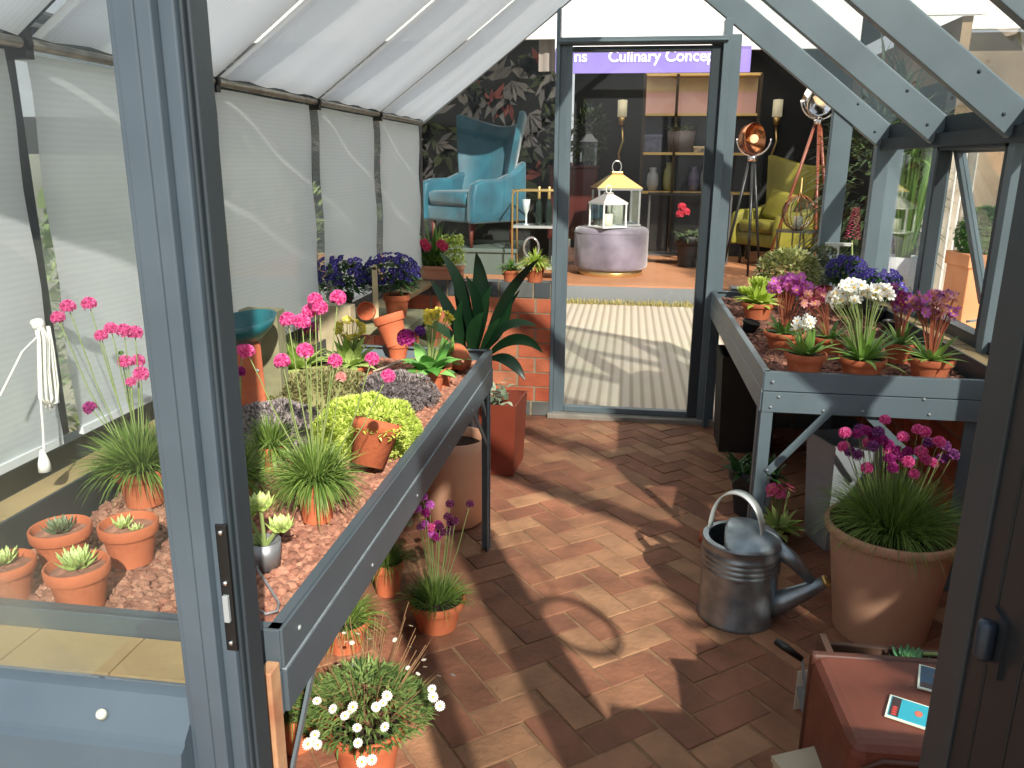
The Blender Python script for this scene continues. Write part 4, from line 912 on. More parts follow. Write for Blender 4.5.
# leather trunk
LEA = mat('worn brown trunk leather', '#5e3023', '#763f30', scale=6, rough=.55, bump=.15, bscale=120)
LEA2 = mat('trunk edge leather', '#43241a', '#553025', scale=12, rough=.5)
t = thing('leather_trunk', 'old brown leather trunk standing on end in the lower right corner', 'trunk', (.485, 1.42, 0), (0, 0, math.radians(2)))
MB().box(0, .60, 0, .34, 0, .445).build('trunk_body', LEA, t, bevel=.03)
mb = MB()
for (y0, y1) in ((.0, .012), (.328, .34)): pass
mb.tube([(.03, -.002, .03), (.03, -.002, .40), (.06, -.002, .415), (.57, -.002, .415)], .007, 8)
mb.build('edge_piping', LEA2, t, smooth=True)
mb = MB().box(-.004, .604, .30, .326, .12, .449); mb.build('strap', LEA2, t, bevel=.01)
#h_ = MB().tube([(-.012, .10, .33), (-.05, .12, .33), (-.05, .22, .33), (-.012, .24, .33)], .010, 8).build('carry_handle', mat('black leather', '#1c1715', rough=.5), t, smooth=True)
# seed packets
def packet(label, c, rz, bgc, z=.4475):
    t = thing('seed_packet', label, 'seed packet', (c.x, c.y, z), (0, 0, rz), group='seed packets on the leather trunk')
    w, h = .095, .080
    MB().box(-w/2, w/2, -h/2, h/2, 0, .004).build('packet', mat('packet cream edge', '#dfe6d6', rough=.5), t)
    pn = MB().box(-w/2+.004, w/2-.004, -h/2+.004, h/2-.004, .004, .0045).build('printed_panel', mat(bgc[0], bgc[1], rough=.4), t)
    MB().box(-w/2+.006, -w/2+.024, -h/2+.006, h/2-.006, .0045, .005).build('label_band', mat('packet dark band', '#3a2a2c', rough=.4), t)
    mb = MB(); 
    for i in range(4): mb.ell((-w/2+.015, -h/2+.012+i*.0085, .005), (.0055, .0036, .0006), 8, 4)
    mb.build('red_lettering', mat('packet red', '#c8403a', rough=.4), t)
    mb = MB(); mb.ell((.012, 0, .005), (.008, .011, .0008), 12, 5); mb.build('flower_picture', mat('packet coral', '#d8705a', rough=.4), t)
    return t
packet('turquoise seed packet with a red and dark band lying nearest on the leather trunk', onz(912, 714, .4475), math.radians(-24), ('packet turquoise', '#2fa3b8'))
packet('dark blue seed packet behind the turquoise one, beside the door', onz(938, 682, .4475), math.radians(70), ('packet navy', '#27506e'))
# trough with houseleek behind the trunk
t = thing('potted_succulent', 'green houseleek in a brown wooden trough behind the leather trunk', 'potted plant', (.53, 1.80, 0))
WD = mat('dark brown crate wood', '#4d3328', '#5f4436', scale=8, rough=.7)
mb = MB().box(0, .5, 0, .018, 0, .40).box(0, .5, .10, .115, 0, .37).box(0, .018, .018, .10, 0, .40).box(.482, .5, .018, .10, 0, .40); mb.build('trough', WD, t, bevel=.003)
MB().box(.018, .482, .018, .10, .28, .33).build('soil', SOIL, t)
q = local(t, onz(900, 634, .39)); q.y = .06; mb = MB(); rosette(mb, (q.x, q.y, .35), .065, 40, w=.5); mb.build('rosette', mat('blue green houseleek', '#3c6e4a', '#79b07a', mode='var', scale=0, rough=.5), t)
MB().tube([(q.x+.03, q.y, .39), (q.x+.10, q.y-.03, .41), (q.x+.17, q.y-.04, .40)], .005, 6).build('runner', STEM, t)
# pot rim beside the trunk corner
t = thing('terracotta_pot', 'terracotta pot catching the sun at the back corner of the leather trunk', 'pot', (.455, 1.86, 0)); pot(t, .055, .40, rb=.05, collar=.1, soil=False)
bpy.data.objects.remove(t.children[0]); bpy.data.objects.remove(t)
# trowel and tag
q = onz(790, 672, .12)
t = thing('garden_trowel', 'trowel with a black handle leaning against the leather trunk', 'trowel', (q.x, q.y, 0))
MB().tube([(-.045, .03, .20), (-.02, .02, .19), (.03, -.0, .165)], [.010, .0125, .009], 12).build('handle', mat('black grip', '#191614', rough=.4), t, smooth=True)
MB().tube([(.03, 0, .165), (.045, -.01, .08)], .004, 8).build('neck', STEEL, t); MB().sheet(lambda u, v: (.045+(v-.5)*.05*(1-u*.8), -.01-.01*u, .08-.078*u), 6, 4, (0, .002, 0)).build('blade', STEEL, t)
t = thing('paper_tag', 'cream paper tag hanging beside the leather trunk under the trowel', 'tag', (q.x+.02, q.y-.01, 0), (0, 0, .4)); MB().box(0, .035, 0, .002, .0, .13).build('tag_card', mat('cream card', '#d8cfba', rough=.7), t)
q = onz(826, 757, .22)
t = thing('wooden_box', 'pale wooden box corner at the bottom edge, in front of the leather trunk', 'box', (q.x-.08, q.y-.19, 0), (0, 0, math.radians(25)))
MB().box(0, .13, 0, .13, 0, .25).build('box_body', mat('pale box wood', '#b3a892', '#9a8f7a', scale=6, rough=.8), t, bevel=.003)
MB().box(-.004, .134, -.004, .134, .25, .265).build('lid', mat('pale box wood', '#b3a892'), t, bevel=.002)
# ------------------------------------------------------------ outside: show pavilion beyond the back gable
PY = 9.34; DZ = .205
def rc(u0, v0, u1, v1, y): a = ony(u0, v0, y); b = ony(u1, v1, y); return min(a.x, b.x), max(a.x, b.x), min(a.z, b.z), max(a.z, b.z)
DECK = mat('orange brown deck boards', '#a8714d', '#bd8460', scale=1.5, rough=.6)
fl2 = struct('pavilion_deck', MB().box(-6, 3.4, PY, 14.2, .06, DZ), DECK)
struct('deck_riser', MB().box(-6.02, 3.42, PY-.02, PY, -.1, DZ-.02), mat('grey riser', '#77797b', rough=.6), fl2)
WALLP = mat('dark floral wallpaper', '#0f1416', '#1b2322', mode='noise', scale=2.6, rough=.7)
VDK = mat('very dark wall', '#101214', '#17191b', scale=3, rough=.8)
pw = struct('pavilion_wall', MB().box(-6, -.95, 11.9, 12.0, DZ, 3.3), WALLP)
struct('pavilion_wall_dark', MB().box(-.95, 3.4, 13.6, 13.7, DZ, 3.3), VDK, pw)
struct('pavilion_wall_side', MB().box(3.3, 3.4, 9.6, 13.6, DZ, 2.45), VDK, pw)
struct('pavilion_wall_side_upper', MB().box(3.3, 3.4, 9.46, 13.6, 2.45, 3.05), mat('beige side awning', '#b89f80', '#8d7459', scale=1.4, rough=.8), pw)
struct('pavilion_wall_side', MB().box(-6.05, -5.95, 9.6, 12, DZ, 3.3), VDK, pw)
CANV = mat('white canvas', '#f4f4f2', '#ffffff', scale=1, rough=.8)
x0, x1, z0, z1 = rc(570, 74, 712, 50, 9.42)
pf = struct('pavilion_roof', MB().box(-6.1, 3.4, 9.44, 13.8, 3.3, 3.4), VDK)
struct('canvas_fascia', MB().box(-.88, 2.3, 9.38, 9.44, z1+.0, 5.6), CANV, pf)
struct('canvas_fascia', MB().box(-6.1, -.88, 9.38, 9.44, ony(550, 39, 9.4).z, 5.6), CANV, pf)
struct('canvas_fascia', MB().box(2.3, 3.5, 9.38, 9.44, 3.05, 5.6), CANV, pf)
t = thing('shop_sign', 'long lilac shop sign with white lettering reading Culinary Concepts above the pavilion', 'sign', (0, 9.36, (z0+z1)/2))
sw = ony(752, 45, 9.36).x
MB().box(-.87, sw, 0, .03, (z0-z1)/2, (z1-z0)/2).build('sign_panel', mat('lilac sign', '#7d6bbd', '#8b7ac8', scale=2, rough=.6), t)
def text(body, size, parent, loc, m, name='lettering', rot=(PI/2, 0, 0), al='LEFT'):
    cu = bpy.data.curves.new(name, 'FONT'); cu.body = body; cu.size = size; cu.extrude = .004; cu.align_x = al; cu.align_y = 'CENTER'; cu.offset = size*.012
    o = bpy.data.objects.new(name, cu); COL.objects.link(o); dg = bpy.context.evaluated_depsgraph_get(); me = bpy.data.meshes.new_from_object(o.evaluated_get(dg)); bpy.data.objects.remove(o)
    o = bpy.data.objects.new(name, me); me.materials.clear(); me.materials.append(m); COL.objects.link(o); o.parent = parent; o.location = loc; o.rotation_euler = rot; return o
LW = mat('white lettering', '#ffffff', rough=.5, emis=.3)  # faint glow put into the letters to brighten them
a = ony(608, 57, 9.36); b = ony(712, 57, 9.36)
tx = text('Culinary Concepts', .165, t, (a.x, -.004, (a.z-t.location.z)-.0), LW)
w_ = max(v.co.x for v in tx.data.vertices)
tx.scale = ((b.x-a.x)/w_*1.13,)*3
b = ony(574, 57, 9.36); text('ns', .165*tx.scale[0], t, (b.x, -.004, b.z-t.location.z), LW)
MB().box(-.87, sw, .0, .035, (z1-z0)/2, (z1-z0)/2+.03).build('sign_trim', mat('purple trim', '#6d5fa0', rough=.5), t)
x0, x1, z0, z1 = rc(539, 72, 560, 38, 9.6)
t = bpy.data.objects.new('trim_90', None); COL.objects.link(t); t['kind'] = 'structure'; t.location = (x0, 9.55, z0); MB().sheet(lambda u, v: (u*(x1-x0), .01*math.sin(u*12), v*.9), 10, 4, (0, .004, 0)).build('cloth', mat('taupe cloth', '#8b8079', rough=.8), t)
for j, (m_, n_) in enumerate(((mat('wallpaper pale leaf', '#77797a', '#a3a09c', mode='var', scale=0, rough=.7), 46), (mat('wallpaper green leaf', '#2c3a2a', '#5c6b48', mode='var', scale=0, rough=.7), 60), (mat('wallpaper coral', '#8a4640', '#b5665c', mode='var', scale=0, rough=.7), 12))):
    mb = MB()
    for i in range(n_):
        cx_, cz_ = rnd(-4.6, -1.0), rnd(.7, 3.1); a0 = rnd(0, 6.3)
        for q_ in range(5 if j < 2 else 3):
            an = a0+(q_-2)*.45; l_ = rnd(.18, .42); w_ = l_*rnd(.10, .2); dx, dz_ = math.cos(an), math.sin(an)
            mb.add([(cx_, 11.893, cz_), (cx_+dx*l_*.5-dz_*w_, 11.893, cz_+dz_*l_*.5+dx*w_), (cx_+dx*l_, 11.893, cz_+dz_*l_), (cx_+dx*l_*.5+dz_*w_, 11.893, cz_+dz_*l_*.5-dx*w_)], [(0, 1, 2, 3)])
    struct('wallpaper_print', mb, m_, pw)
# wing chairs
def wing_chair(label, loc, rz, m, sc, legm, cushion=False):
    t = thing('wing_armchair', label, 'armchair', loc, (0, 0, rz)); t.scale = (sc,)*3
    MB().box(-.34, .34, -.34, .30, .24, .40).build('seat_base', m, t, bevel=.03, smooth=True)
    MB().box(-.30, .30, -.37, .22, .40, .54).build('seat_cushion', m, t, bevel=.05, smooth=True)
    for s in (-1, 1):
        MB().prism([(-.40, .24), (-.39, .50), (-.36, .62), (-.25, .655), (-.02, .66), (.15, .72), (.33, .84), (.34, .24)], .11, Matrix.Translation((s*.385, 0, 0)) @ Matrix.Rotation(PI/2, 4, 'Z')).build('arm', m, t, bevel=.035, smooth=True)
    def bk(u, v):
        uu = 2*u-1; w = .33+.15*v; return (w*uu, .22+.20*v-.26*abs(uu)**3*(.55+.45*v), .40+v*(.78+.13*uu*uu))
    MB().sheet(bk, 20, 14, (0, .09, 0)).build('backrest', m, t, smooth=True, bevel=.02)
    for sx in (-.28, .28):
        for sy in (-.28, .24): MB().lathe([(0, 0), (.016, 0), (.028, .25), (0, .25)], 12, Matrix.Translation((sx*1.05, sy*1.05, 0))).build('leg', legm, t, smooth=True)
    if cushion:
        MB().box(-.22, .22, -.06, .06, -.18, .18, None, Matrix.Translation((-.05, .05, .70)) @ Matrix.Rotation(-.3, 4, 'X') @ Matrix.Rotation(.15, 4, 'Y')).build('scatter_cushion', m, t, bevel=.055, smooth=True)
    return t
TEAL = mat('teal velvet', '#0f4354', '#1a6072', scale=5, rough=.55)
TEAL.node_tree.nodes['Principled BSDF'].inputs['Sheen Weight'].default_value = .4
MUST = mat('mustard velvet', '#5f5a18', '#7d7824', scale=4, rough=.6)
cx = ony(474, 217, 10.5)
wing_chair('teal velvet wing-back armchair raised on a plinth left of the glass door', (cx.x+.0, 10.5, .53), math.radians(-38), TEAL, 1.27, mat('red brown leg', '#5c2a20', rough=.5))
x0, x1, z0, z1 = rc(440, 275, 508, 237, 10.1)
t = thing('display_plinth', 'dark grey-green square plinth under the teal armchair', 'plinth', (cx.x, 10.5, DZ)); PL = mat('grey green plinth', '#4b5650', '#56615a', scale=2, rough=.6)
MB().box(-.62, .62, -.55, .6, 0, .325-.05).build('plinth_box', PL, t); MB().box(-.65, .65, -.58, .63, .275, .325).build('plinth_top', PL, t, bevel=.01)
cy = ony(768, 256, 11.6)
wing_chair('mustard yellow wing-back armchair with cushion seen through the right gable glass', (cy.x+.12, 11.75, DZ), math.radians(-58), MUST, 1.15, BLACK, True)
# pouf, lanterns
pc = ony(609, 279, 9.95)
t = thing('velvet_pouf', 'round mauve-grey velvet pouf with gold base on the pavilion deck', 'pouf', (pc.x, 10.35, DZ))
VEL = mat('mauve grey velvet', '#4c4350', '#84798a', scale=3, rough=.6); VEL.node_tree.nodes['Principled BSDF'].inputs['Sheen Weight'].default_value = .5
MB().lathe([(.40, .075), (.45, .085), (.465, .12), (.465, .54), (.45, .575), (.42, .59), (.2, .605), (0, .605)], 56).build('pouf_body', VEL, t, smooth=True)
MB().lathe([(0, 0), (.40, 0), (.405, .005), (.405, .07), (.39, .078), (0, .078)], 48).build('gold_base', GOLD, t, smooth=True)
MB().tube([(.466*math.cos(a*PI/24), .466*math.sin(a*PI/24), .53) for a in range(48)], .005, 5, closed=True).build('seam_piping', VEL, t, smooth=True)
def lantern(label, loc, w, h, roofm, framem, candle=True, rz=.2, name='lantern'):
    t = thing(name, label, 'lantern', loc, (0, 0, rz)); f = w*.05; fr = MB(); a = w/2
    for sx in (-1, 1):
        for sy in (-1, 1): fr.box(sx*a-f/2, sx*a+f/2, sy*a-f/2, sy*a+f/2, 0, h*.55)
    for z in (0, h*.53):
        fr.box(-a-f, a+f, -a-f, -a+f, z, z+f); fr.box(-a-f, a+f, a-f, a+f, z, z+f); fr.box(-a-f, -a+f, -a+f, a-f, z, z+f); fr.box(a-f, a+f, -a+f, a-f, z, z+f)
    fr.box(-a, a, -a, a, 0, .01); fr.build('frame', framem, t)
    g = MB()
    for sx in (-1, 1): g.add([(sx*a, -a, 0), (sx*a, a, 0), (sx*a, a, h*.54), (sx*a, -a, h*.54)], [(0, 1, 2, 3)]); g.add([(-a, sx*a, 0), (a, sx*a, 0), (a, sx*a, h*.54), (-a, sx*a, h*.54)], [(0, 1, 2, 3)])
    g.build('glass_panes', GLASS2, t)
    k = 1.15*a; m_ = .28*a; z0 = h*.56; z1 = h*.76
    r = MB().add([(-k, -k, z0), (k, -k, z0), (k, k, z0), (-k, k, z0), (-m_, -m_, z1), (m_, -m_, z1), (m_, m_, z1), (-m_, m_, z1)], [(0, 1, 5, 4), (1, 2, 6, 5), (2, 3, 7, 6), (3, 0, 4, 7), (4, 5, 6, 7), (0, 3, 2, 1)])
    r.box(-m_, m_, -m_, m_, z1, z1+h*.04); r.build('lantern_roof', roofm, t, bevel=.004)
    MB().tube([(h*.07*math.cos(i*PI/10), 0, z1+h*.11+h*.09*math.sin(i*PI/10)) for i in range(20)], h*.012, 6, closed=True).build('ring_handle', framem, t, smooth=True)
    if candle: MB().lathe([(0, .01), (w*.2, .01), (w*.2, h*.30), (w*.16, h*.31), (0, h*.30)], 20).build('candle', mat('ivory candle', '#ddd8c4', rough=.5), t, smooth=True)
    return t
NICK = mat('brushed nickel', '#c9cacb', rough=.25, metal=.9)
ZT = DZ+.607
a = ony(615, 210, 10.45); u = mpp(a)
lantern('large glass lantern with a gold pyramid roof standing on the pouf', (a.x, 10.50, ZT), 40*u, .82, GOLD, NICK)
a = ony(608, 210, 10.1); lantern('small white lantern with pointed roof in front of the gold-roofed one', (a.x+.0, 10.06, ZT), 25*u, .52, mat('pale metal roof', '#c8c2c0', rough=.35, metal=.5), mat('white metal', '#e9e9e6', rough=.4), rz=.6)
# gold drinks trolley
x0, x1, z0, z1 = rc(512, 268, 556, 191, 9.6)
t = thing('drinks_trolley', 'gold framed two-tier drinks trolley left of the glass door', 'trolley', (x0, 9.6, DZ)); W = .62; Ht = z1-DZ; zs = ony(530, 227, 9.6).z-DZ
for yy in (0, .42):
    MB().tube([(0, yy, 0), (0, yy, Ht-.05), (.015, yy, Ht-.015), (.05, yy, Ht), (W-.05, yy, Ht), (W-.015, yy, Ht-.015), (W, yy, Ht-.05), (W, yy, 0)], .012, 8).build('frame_hoop', GOLD, t, smooth=True)
for z in (zs, .14): MB().box(0, W, 0, .42, z-.015, z+.015).build('shelf', mat('mirror shelf', '#d6d8da', rough=.15, metal=.6), t)
MB().tube([(0, 0, Ht), (0, .42, Ht)], .01, 6).build('rail', GOLD, t)
def on(t, dx, dy, z): return (t.location.x+dx, t.location.y+dy, t.location.z+z)
gl = on(t, .15, .12, zs+.016)
q = thing('flute_glass', 'tall clear flute glass on the gold trolley', 'glass', gl); MB().lathe([(0, 0), (.05, 0), (.012, .012), (.012, .12), (.035, .18), (.05, .30), (.045, .30), (.03, .19), (0, .15)], 20).build('glass_body', mat('frosted clear glass', '#cfd8da', rough=.1, metal=.4), q, smooth=True)
for i, dx in enumerate((.30, .42)):
    q = thing('bottle', ('gold-necked bottle beside the flute glass on the trolley', 'gold-necked bottle nearest the door jamb on the trolley')[i], 'bottle', on(t, dx, .15, zs+.016))
    MB().lathe([(0, 0), (.04, 0), (.042, .01), (.042, .20), (.035, .25), (.016, .31), (.016, .34)], 20).build('bottle_body', mat('dark green glass', '#14201a', rough=.15), q, smooth=True)
    MB().lathe([(.018, .30), (.019, .44), (.014, .45), (0, .45)], 16).build('foil_neck', GOLD, q, smooth=True)
q = thing('ring_ornament', 'silver ring ornament on the lower trolley shelf', 'ornament', on(t, .22, .1, .155)); MB().tube([(.09*math.cos(i*PI/12), 0, .22+.12*math.sin(i*PI/12)) for i in range(24)], .014, 8, closed=True).tube([(0, 0, 0), (0, 0, .10)], .02, 8).build('ring', CHROME, q, smooth=True)
q = thing('small_bottle', 'small clear stoppered bottle on the lower trolley shelf', 'bottle', on(t, .52, .1, .155)); MB().lathe([(0, 0), (.06, 0), (.06, .12), (.02, .17), (.02, .21), (.03, .22), (.03, .26), (0, .28)], 20).build('bottle_body', mat('frosted clear glass', '#cfd8da'), q, smooth=True)
# red brown cabinet with lantern, dark tree
x0, x1, z0, z1 = rc(556, 200, 592, 168, 11.3)
t = thing('red_cabinet', 'dark red-brown cabinet with gold top behind the trolley', 'cabinet', (x0-.1, 11.2, DZ)); RB = mat('dark red lacquer', '#3e1613', '#4c1d18', scale=3, rough=.35)
MB().box(0, .65, 0, .4, .35, z1-DZ).build('carcass', RB, t, bevel=.01); MB().box(.02, .63, -.012, 0, .38, z1-DZ-.03).build('door_panel', RB, t, bevel=.004); MB().box(-.02, .67, -.02, .42, z1-DZ, z1-DZ+.03).build('cabinet_top', RB, t)
for sx in (.04, .61):
    for sy in (.04, .36): MB().box(sx-.02, sx+.02, sy-.02, sy+.02, 0, .35).build('leg', BLACK, t)
lantern('grey metal lantern on the dark red cabinet behind the glass door edge', (x0+.42, 11.4, z1+.03), .2, .55, mat('dark pewter', '#55585a', rough=.4, metal=.7), mat('dark pewter', '#55585a'), False)
def bush(name, label, c, rad, n, m, ll, lw, pot_=None, cat='shrub', droop=.3, kind=None, group=None, spike=False):
    t = thing(name, label, cat, c, group=group)
    mb = MB()
    for i in range(n):
        z = rnd(-1, 1); a = rnd(0, 2*PI); q = math.sqrt(1-z*z); k = rnd(.45, 1)**.5*(1+.25*noise.noise(Vector((q*math.cos(a)*2, q*math.sin(a)*2, z*2))))
        mb.leaf((rad[0]*q*k*math.cos(a), rad[1]*q*k*math.sin(a), rad[2]*(z*k+1)+(pot_ or 0)), (math.cos(a)*q+rnd(-.5, .5), math.sin(a)*q+rnd(-.5, .5), z+rnd(0, .6)), ll*rnd(.6, 1.2), lw, droop, .1, 2)
    mb.build('foliage', m, t); return t
DKL = mat('dark outdoor leaves', '#1a2a18', '#4c5f35', mode='var', scale=0, rough=.6)
a = ony(585, 125, 12.4)
t = bush('dark_tree', 'dark leafy potted tree behind the red cabinet', (a.x+.05, 12.45, DZ), (.30, .25, .42), 500, DKL, .09, .045, 1.35, 'tree')
MB().tube([(0, 0, 0), (.02, 0, .8), (0, 0, 1.6)], [.03, .022, .015], 8).build('trunk', mat('bark', '#3a2d22', rough=.9), t); pot(t, .16, .3, BLACK)
# shelving unit with pink panels
yb = 12.4
x0, x1, z0, z1 = rc(640, 195, 760, 74, yb)
xm = ony(677, 100, yb).x; xe = ony(760, 100, yb).x; xd = ony(718, 100, yb).x
t = thing('gold_shelving', 'wide gold edged open shelving unit with pink backed top row', 'shelving', (x0, yb, DZ)); S = lambda v: ony(660, v, yb).z-DZ
FR = mat('dark bronze frame', '#3c3327', rough=.4, metal=.5)
W = xe-x0
for xx in (0, xm-x0, xd-x0, W): MB().box(xx-.02, xx+.02, 0, .04, 0, S(74)).build('upright', FR, t); MB().box(xx-.02, xx+.02, .36, .40, 0, S(74)).build('upright', FR, t)
for v in (74, 114, 153, 192): MB().box(0, W, 0, .40, S(v)-.025, S(v)+.01).build('shelf', GOLD, t)
MB().box(0, W, .34, .36, S(112), S(90)).build('back_panel', mat('pink back panel', '#c9a09a', '#b58f8c', scale=2, rough=.6, emis=.1), t); MB().box(0, W, .33, .36, S(90), S(76)).build('back_panel', mat('cream back panel', '#c9b188', '#a58d6c', scale=2, rough=.6, emis=.08), t)  # slight glow put into the upper panels to brighten the shelves
MB().box(0, W, .36, .38, 0, S(114)).build('back_panel', mat('smoky mirror', '#24282f', '#343a44', scale=2, rough=.3), t)
def at_shelf(u, v, dy=.15): p = ony(u, v, yb+dy); return p
a = at_shelf(680, 153); q = thing('drum_planter', 'wide grey drum planter with white-flecked foliage on the middle shelf', 'planter', (a.x, yb+.16, DZ+S(153)+.01)); MB().lathe([(0, 0), (.17, 0), (.21, .30), (.20, .30), (.18, .27), (0, .27)], 36).build('drum', mat('taupe drum', '#5b504e', rough=.6), q, smooth=True)
mb = MB(); 
for i in range(160): aa = rnd(0, 6.3); mb.leaf((rnd(-.12, .12), rnd(-.1, .1), .27), (math.cos(aa)*.8, math.sin(aa)*.8, rnd(.5, 1.5)), rnd(.12, .28), .04, .7, .1, 3)
mb.build('foliage', mat('pale fleck leaves', '#3f4f35', '#c4caa6', mode='var', scale=0), q)
for i, (u, h, m) in enumerate(((652, .34, '#8f9296'), (668, .42, '#7c8057'), (693, .36, '#4d4a62'), (705, .40, '#6c7076'))):
    a = at_shelf(u, 192); q = thing('vase', ('grey glass vase at the left end of the lower shelf', 'olive patterned vase on the lower shelf', 'dusky violet vase under the drum planter', 'slim grey vase at the right end of the lower shelf')[i], 'vase', (a.x, yb+.18, DZ+S(192)+.01))
    MB().lathe([(0, 0), (.06, 0), (.09, h*.3), (.08, h*.7), (.045, h*.85), (.06, h), (.05, h), (.035, h*.85), (0, h*.5)], 20).build('vase_body', mat('vase glaze %d' % i, m, rough=.25), q, smooth=True)
for i, (u, w2, h, m) in enumerate(((651, .30, .22, '#5d6078'), (700, .2, .06, '#b9a884'))):
    a = at_shelf(u, 153); q = thing('decorative_box', ('blue-grey patterned box on the middle shelf left of the drum planter', 'flat cream dish on the middle shelf right of the drum planter')[i], 'box', (a.x-w2/2, yb+.08, DZ+S(153)+.01)); MB().box(0, w2, 0, .18, 0, h).build('box_body', mat('box paper %d' % i, m, '#3c4052', scale=14), q, bevel=.01); MB().box(-.005, w2+.005, -.005, .185, h, h+.03).build('lid', mat('box lid %d' % i, m), q, bevel=.005)
# console table in front with red plant
x0, x1, z0, z1 = rc(645, 262, 702, 193, 11.7)
t = thing('console_table', 'black metal framed console table in shadow behind the pouf', 'table', (x0, 11.6, DZ)); Wc = 1.15; hh = ony(660, 193, 11.6).z-DZ
MB().box(0, Wc, 0, .35, hh-.03, hh).build('tabletop', mat('dark glossy top', '#3b3a37', rough=.2), t)
for xx in (.02, Wc-.02):
    for yy in (.02, .33): MB().box(xx-.012, xx+.012, yy-.012, yy+.012, 0, hh-.03).build('leg', mat('dull nickel', '#6b6c6c', rough=.3, metal=.6), t)
MB().box(.02, Wc-.02, .0, .35, .11, .13).build('lower_shelf', mat('dull nickel', '#6b6c6c'), t)
a = ony(688, 262, 11.3); t = thing('red_flower_pot', 'red flowers in a black ribbed pot standing before the console table', 'potted plant', (a.x, 11.3, DZ)); pot(t, .2, .42, BLACK)
bm_ = MB()
for i in range(120): aa = rnd(0, 6.3); bm_.leaf((rnd(-.12, .12), rnd(-.12, .12), .38), (math.cos(aa), math.sin(aa), rnd(.3, 1.6)), rnd(.12, .26), .06, .7, .1, 3)
bm_.build('foliage', DKL, t)
for (u, v) in ((682, 207), (686, 212), (680, 214)): put(pom(mat('red petals', '#b01f38', '#e24a5e', mode='var', scale=0)), 'flower_head', t, local(t, ony(u, v, 11.2)), .11, (0, 0, 0))
# wall candle lights
for i, (u, y) in enumerate(((622, 13.5), (777, 13.5))):
    a = ony(u, 118, y); b = ony(u, 92, y)
    t = thing('wall_light', ('brass wall light with candle bulb above the gold-roofed lantern', 'brass wall light with candle bulb behind the yellow armchair')[i], 'wall light', (a.x, 13.52, a.z))
    MB().lathe([(0, -.12), (.05, -.1), (.06, 0), (.045, .02), (0, .02)], 16).build('holder', GOLD, t, smooth=True); MB().lathe([(0, .02), (.075, .02), (.075, .27), (0, .28)], 16).build('candle_tube', mat('lit candle tube', '#d9cfae', emis=.35), t, smooth=True)
    MB().tube([(0, .03, -.1), (.03, 0, -.35), (-.03, 0, -.55), (0, .03, -.7)], .02, 6).build('drop_rod', GOLD, t, smooth=True)
# tripod lamps
WDR = mat('red brown tripod wood', '#6e3424', '#8a4a34', scale=5, rough=.4)
def tripod(label, c, h, spread, legm, headm, hr, aim, lit=False):
    t = thing('tripod_lamp', label, 'floor lamp', c)
    for i in range(3):
        a = 2*PI*i/3+.6; MB().tube([(math.cos(a)*spread, math.sin(a)*spread, 0), (math.cos(a)*.03, math.sin(a)*.03, h)], [.014, .022], 8).build('leg', legm, t, smooth=True)
    MB().lathe([(0, 0), (.06, 0), (.06, .06), (.02, .10), (0, .10)], 16, Matrix.Translation((0, 0, h-.02))).build('tripod_head', CHROME, t, smooth=True)
    e = Vector(aim).to_track_quat('Z', 'Y').to_euler().to_matrix().to_4x4()
    hd = MB().lathe([(0, -hr*1.1), (hr*.5, -hr*1.0), (hr*.92, -hr*.5), (hr, 0), (hr*1.03, hr*.12), (hr*.96, hr*.12), (hr*.85, -hr*.35), (0, -hr*.7)], 32, Matrix.Translation((0, 0, h+hr+.06)) @ e).build('lamp_shade', headm, t, smooth=True)
    MB().ell((0, 0, h+hr+.06), (hr*.28,)*3, 12, 8).build('bulb', mat('warm bulb', '#ffe2b0', emis=1.0), hd, smooth=True)
    MB().tube([(hr*1.08*math.cos(i*PI/12), 0, h+hr+.06-hr*1.08*math.sin(i*PI/12)) for i in range(13)], .012, 6).build('yoke', CHROME, t, smooth=True); return t
a = ony(755, 150, 10.9); tripod('short black tripod spotlight with coppery shade behind the door jamb', (a.x-.05, 10.7, DZ), a.z-DZ-.12, .28, mat('black tripod leg', '#1b1d1f', rough=.4), COPPER, .19, (.7, -.8, .1))
a = ony(824, 118, 10.75); tripod('tall wooden tripod lamp with a big chrome shade near the gable corner', (a.x-.06, 10.75, DZ), a.z-DZ-.06, .50, WDR, CHROME, .21, (.5, -.8, -.3))
# glass terrarium on a small table
a = ony(797, 230, 9.95)
t = thing('side_table', 'small black wire side table under the glass orb lantern', 'table', (a.x, 9.95, DZ)); hh = a.z-DZ
MB().lathe([(0, hh-.02), (.24, hh-.02), (.24, hh), (0, hh)], 32).build('tabletop', mat('dull nickel', '#6b6c6c'), t)
for i in range(4): MB().tube([(.2*math.cos(i*PI/2), .2*math.sin(i*PI/2), 0), (.22*math.cos(i*PI/2), .22*math.sin(i*PI/2), hh-.02)], .009, 6).build('leg', mat('dull nickel', '#6b6c6c'), t)
t = thing('glass_orb_lantern', 'round copper and glass orb lantern with a spike top on the side table', 'lantern', (a.x, 9.95, a.z))
MB().ell((0, 0, .2), (.19, .19, .2), 20, 12).build('glass_orb', GLASS2, t, smooth=True)
for i in range(5): c = i*PI/5; MB().tube([(.19*math.cos(c)*math.sin(k*PI/10), .19*math.sin(c)*math.sin(k*PI/10), .2-.2*math.cos(k*PI/10)) for k in range(-10, 11)], .006, 5).build('wire_rib', COPPER, t)
MB().lathe([(0, .4), (.03, .4), (.012, .44), (.012, .56), (0, .6)], 10).build('spike', GOLD, t, smooth=True); MB().lathe([(0, .02), (.05, .02), (.05, .16), (0, .16)], 16).build('candle', mat('ivory candle', '#ddd8c4'), t, smooth=True)
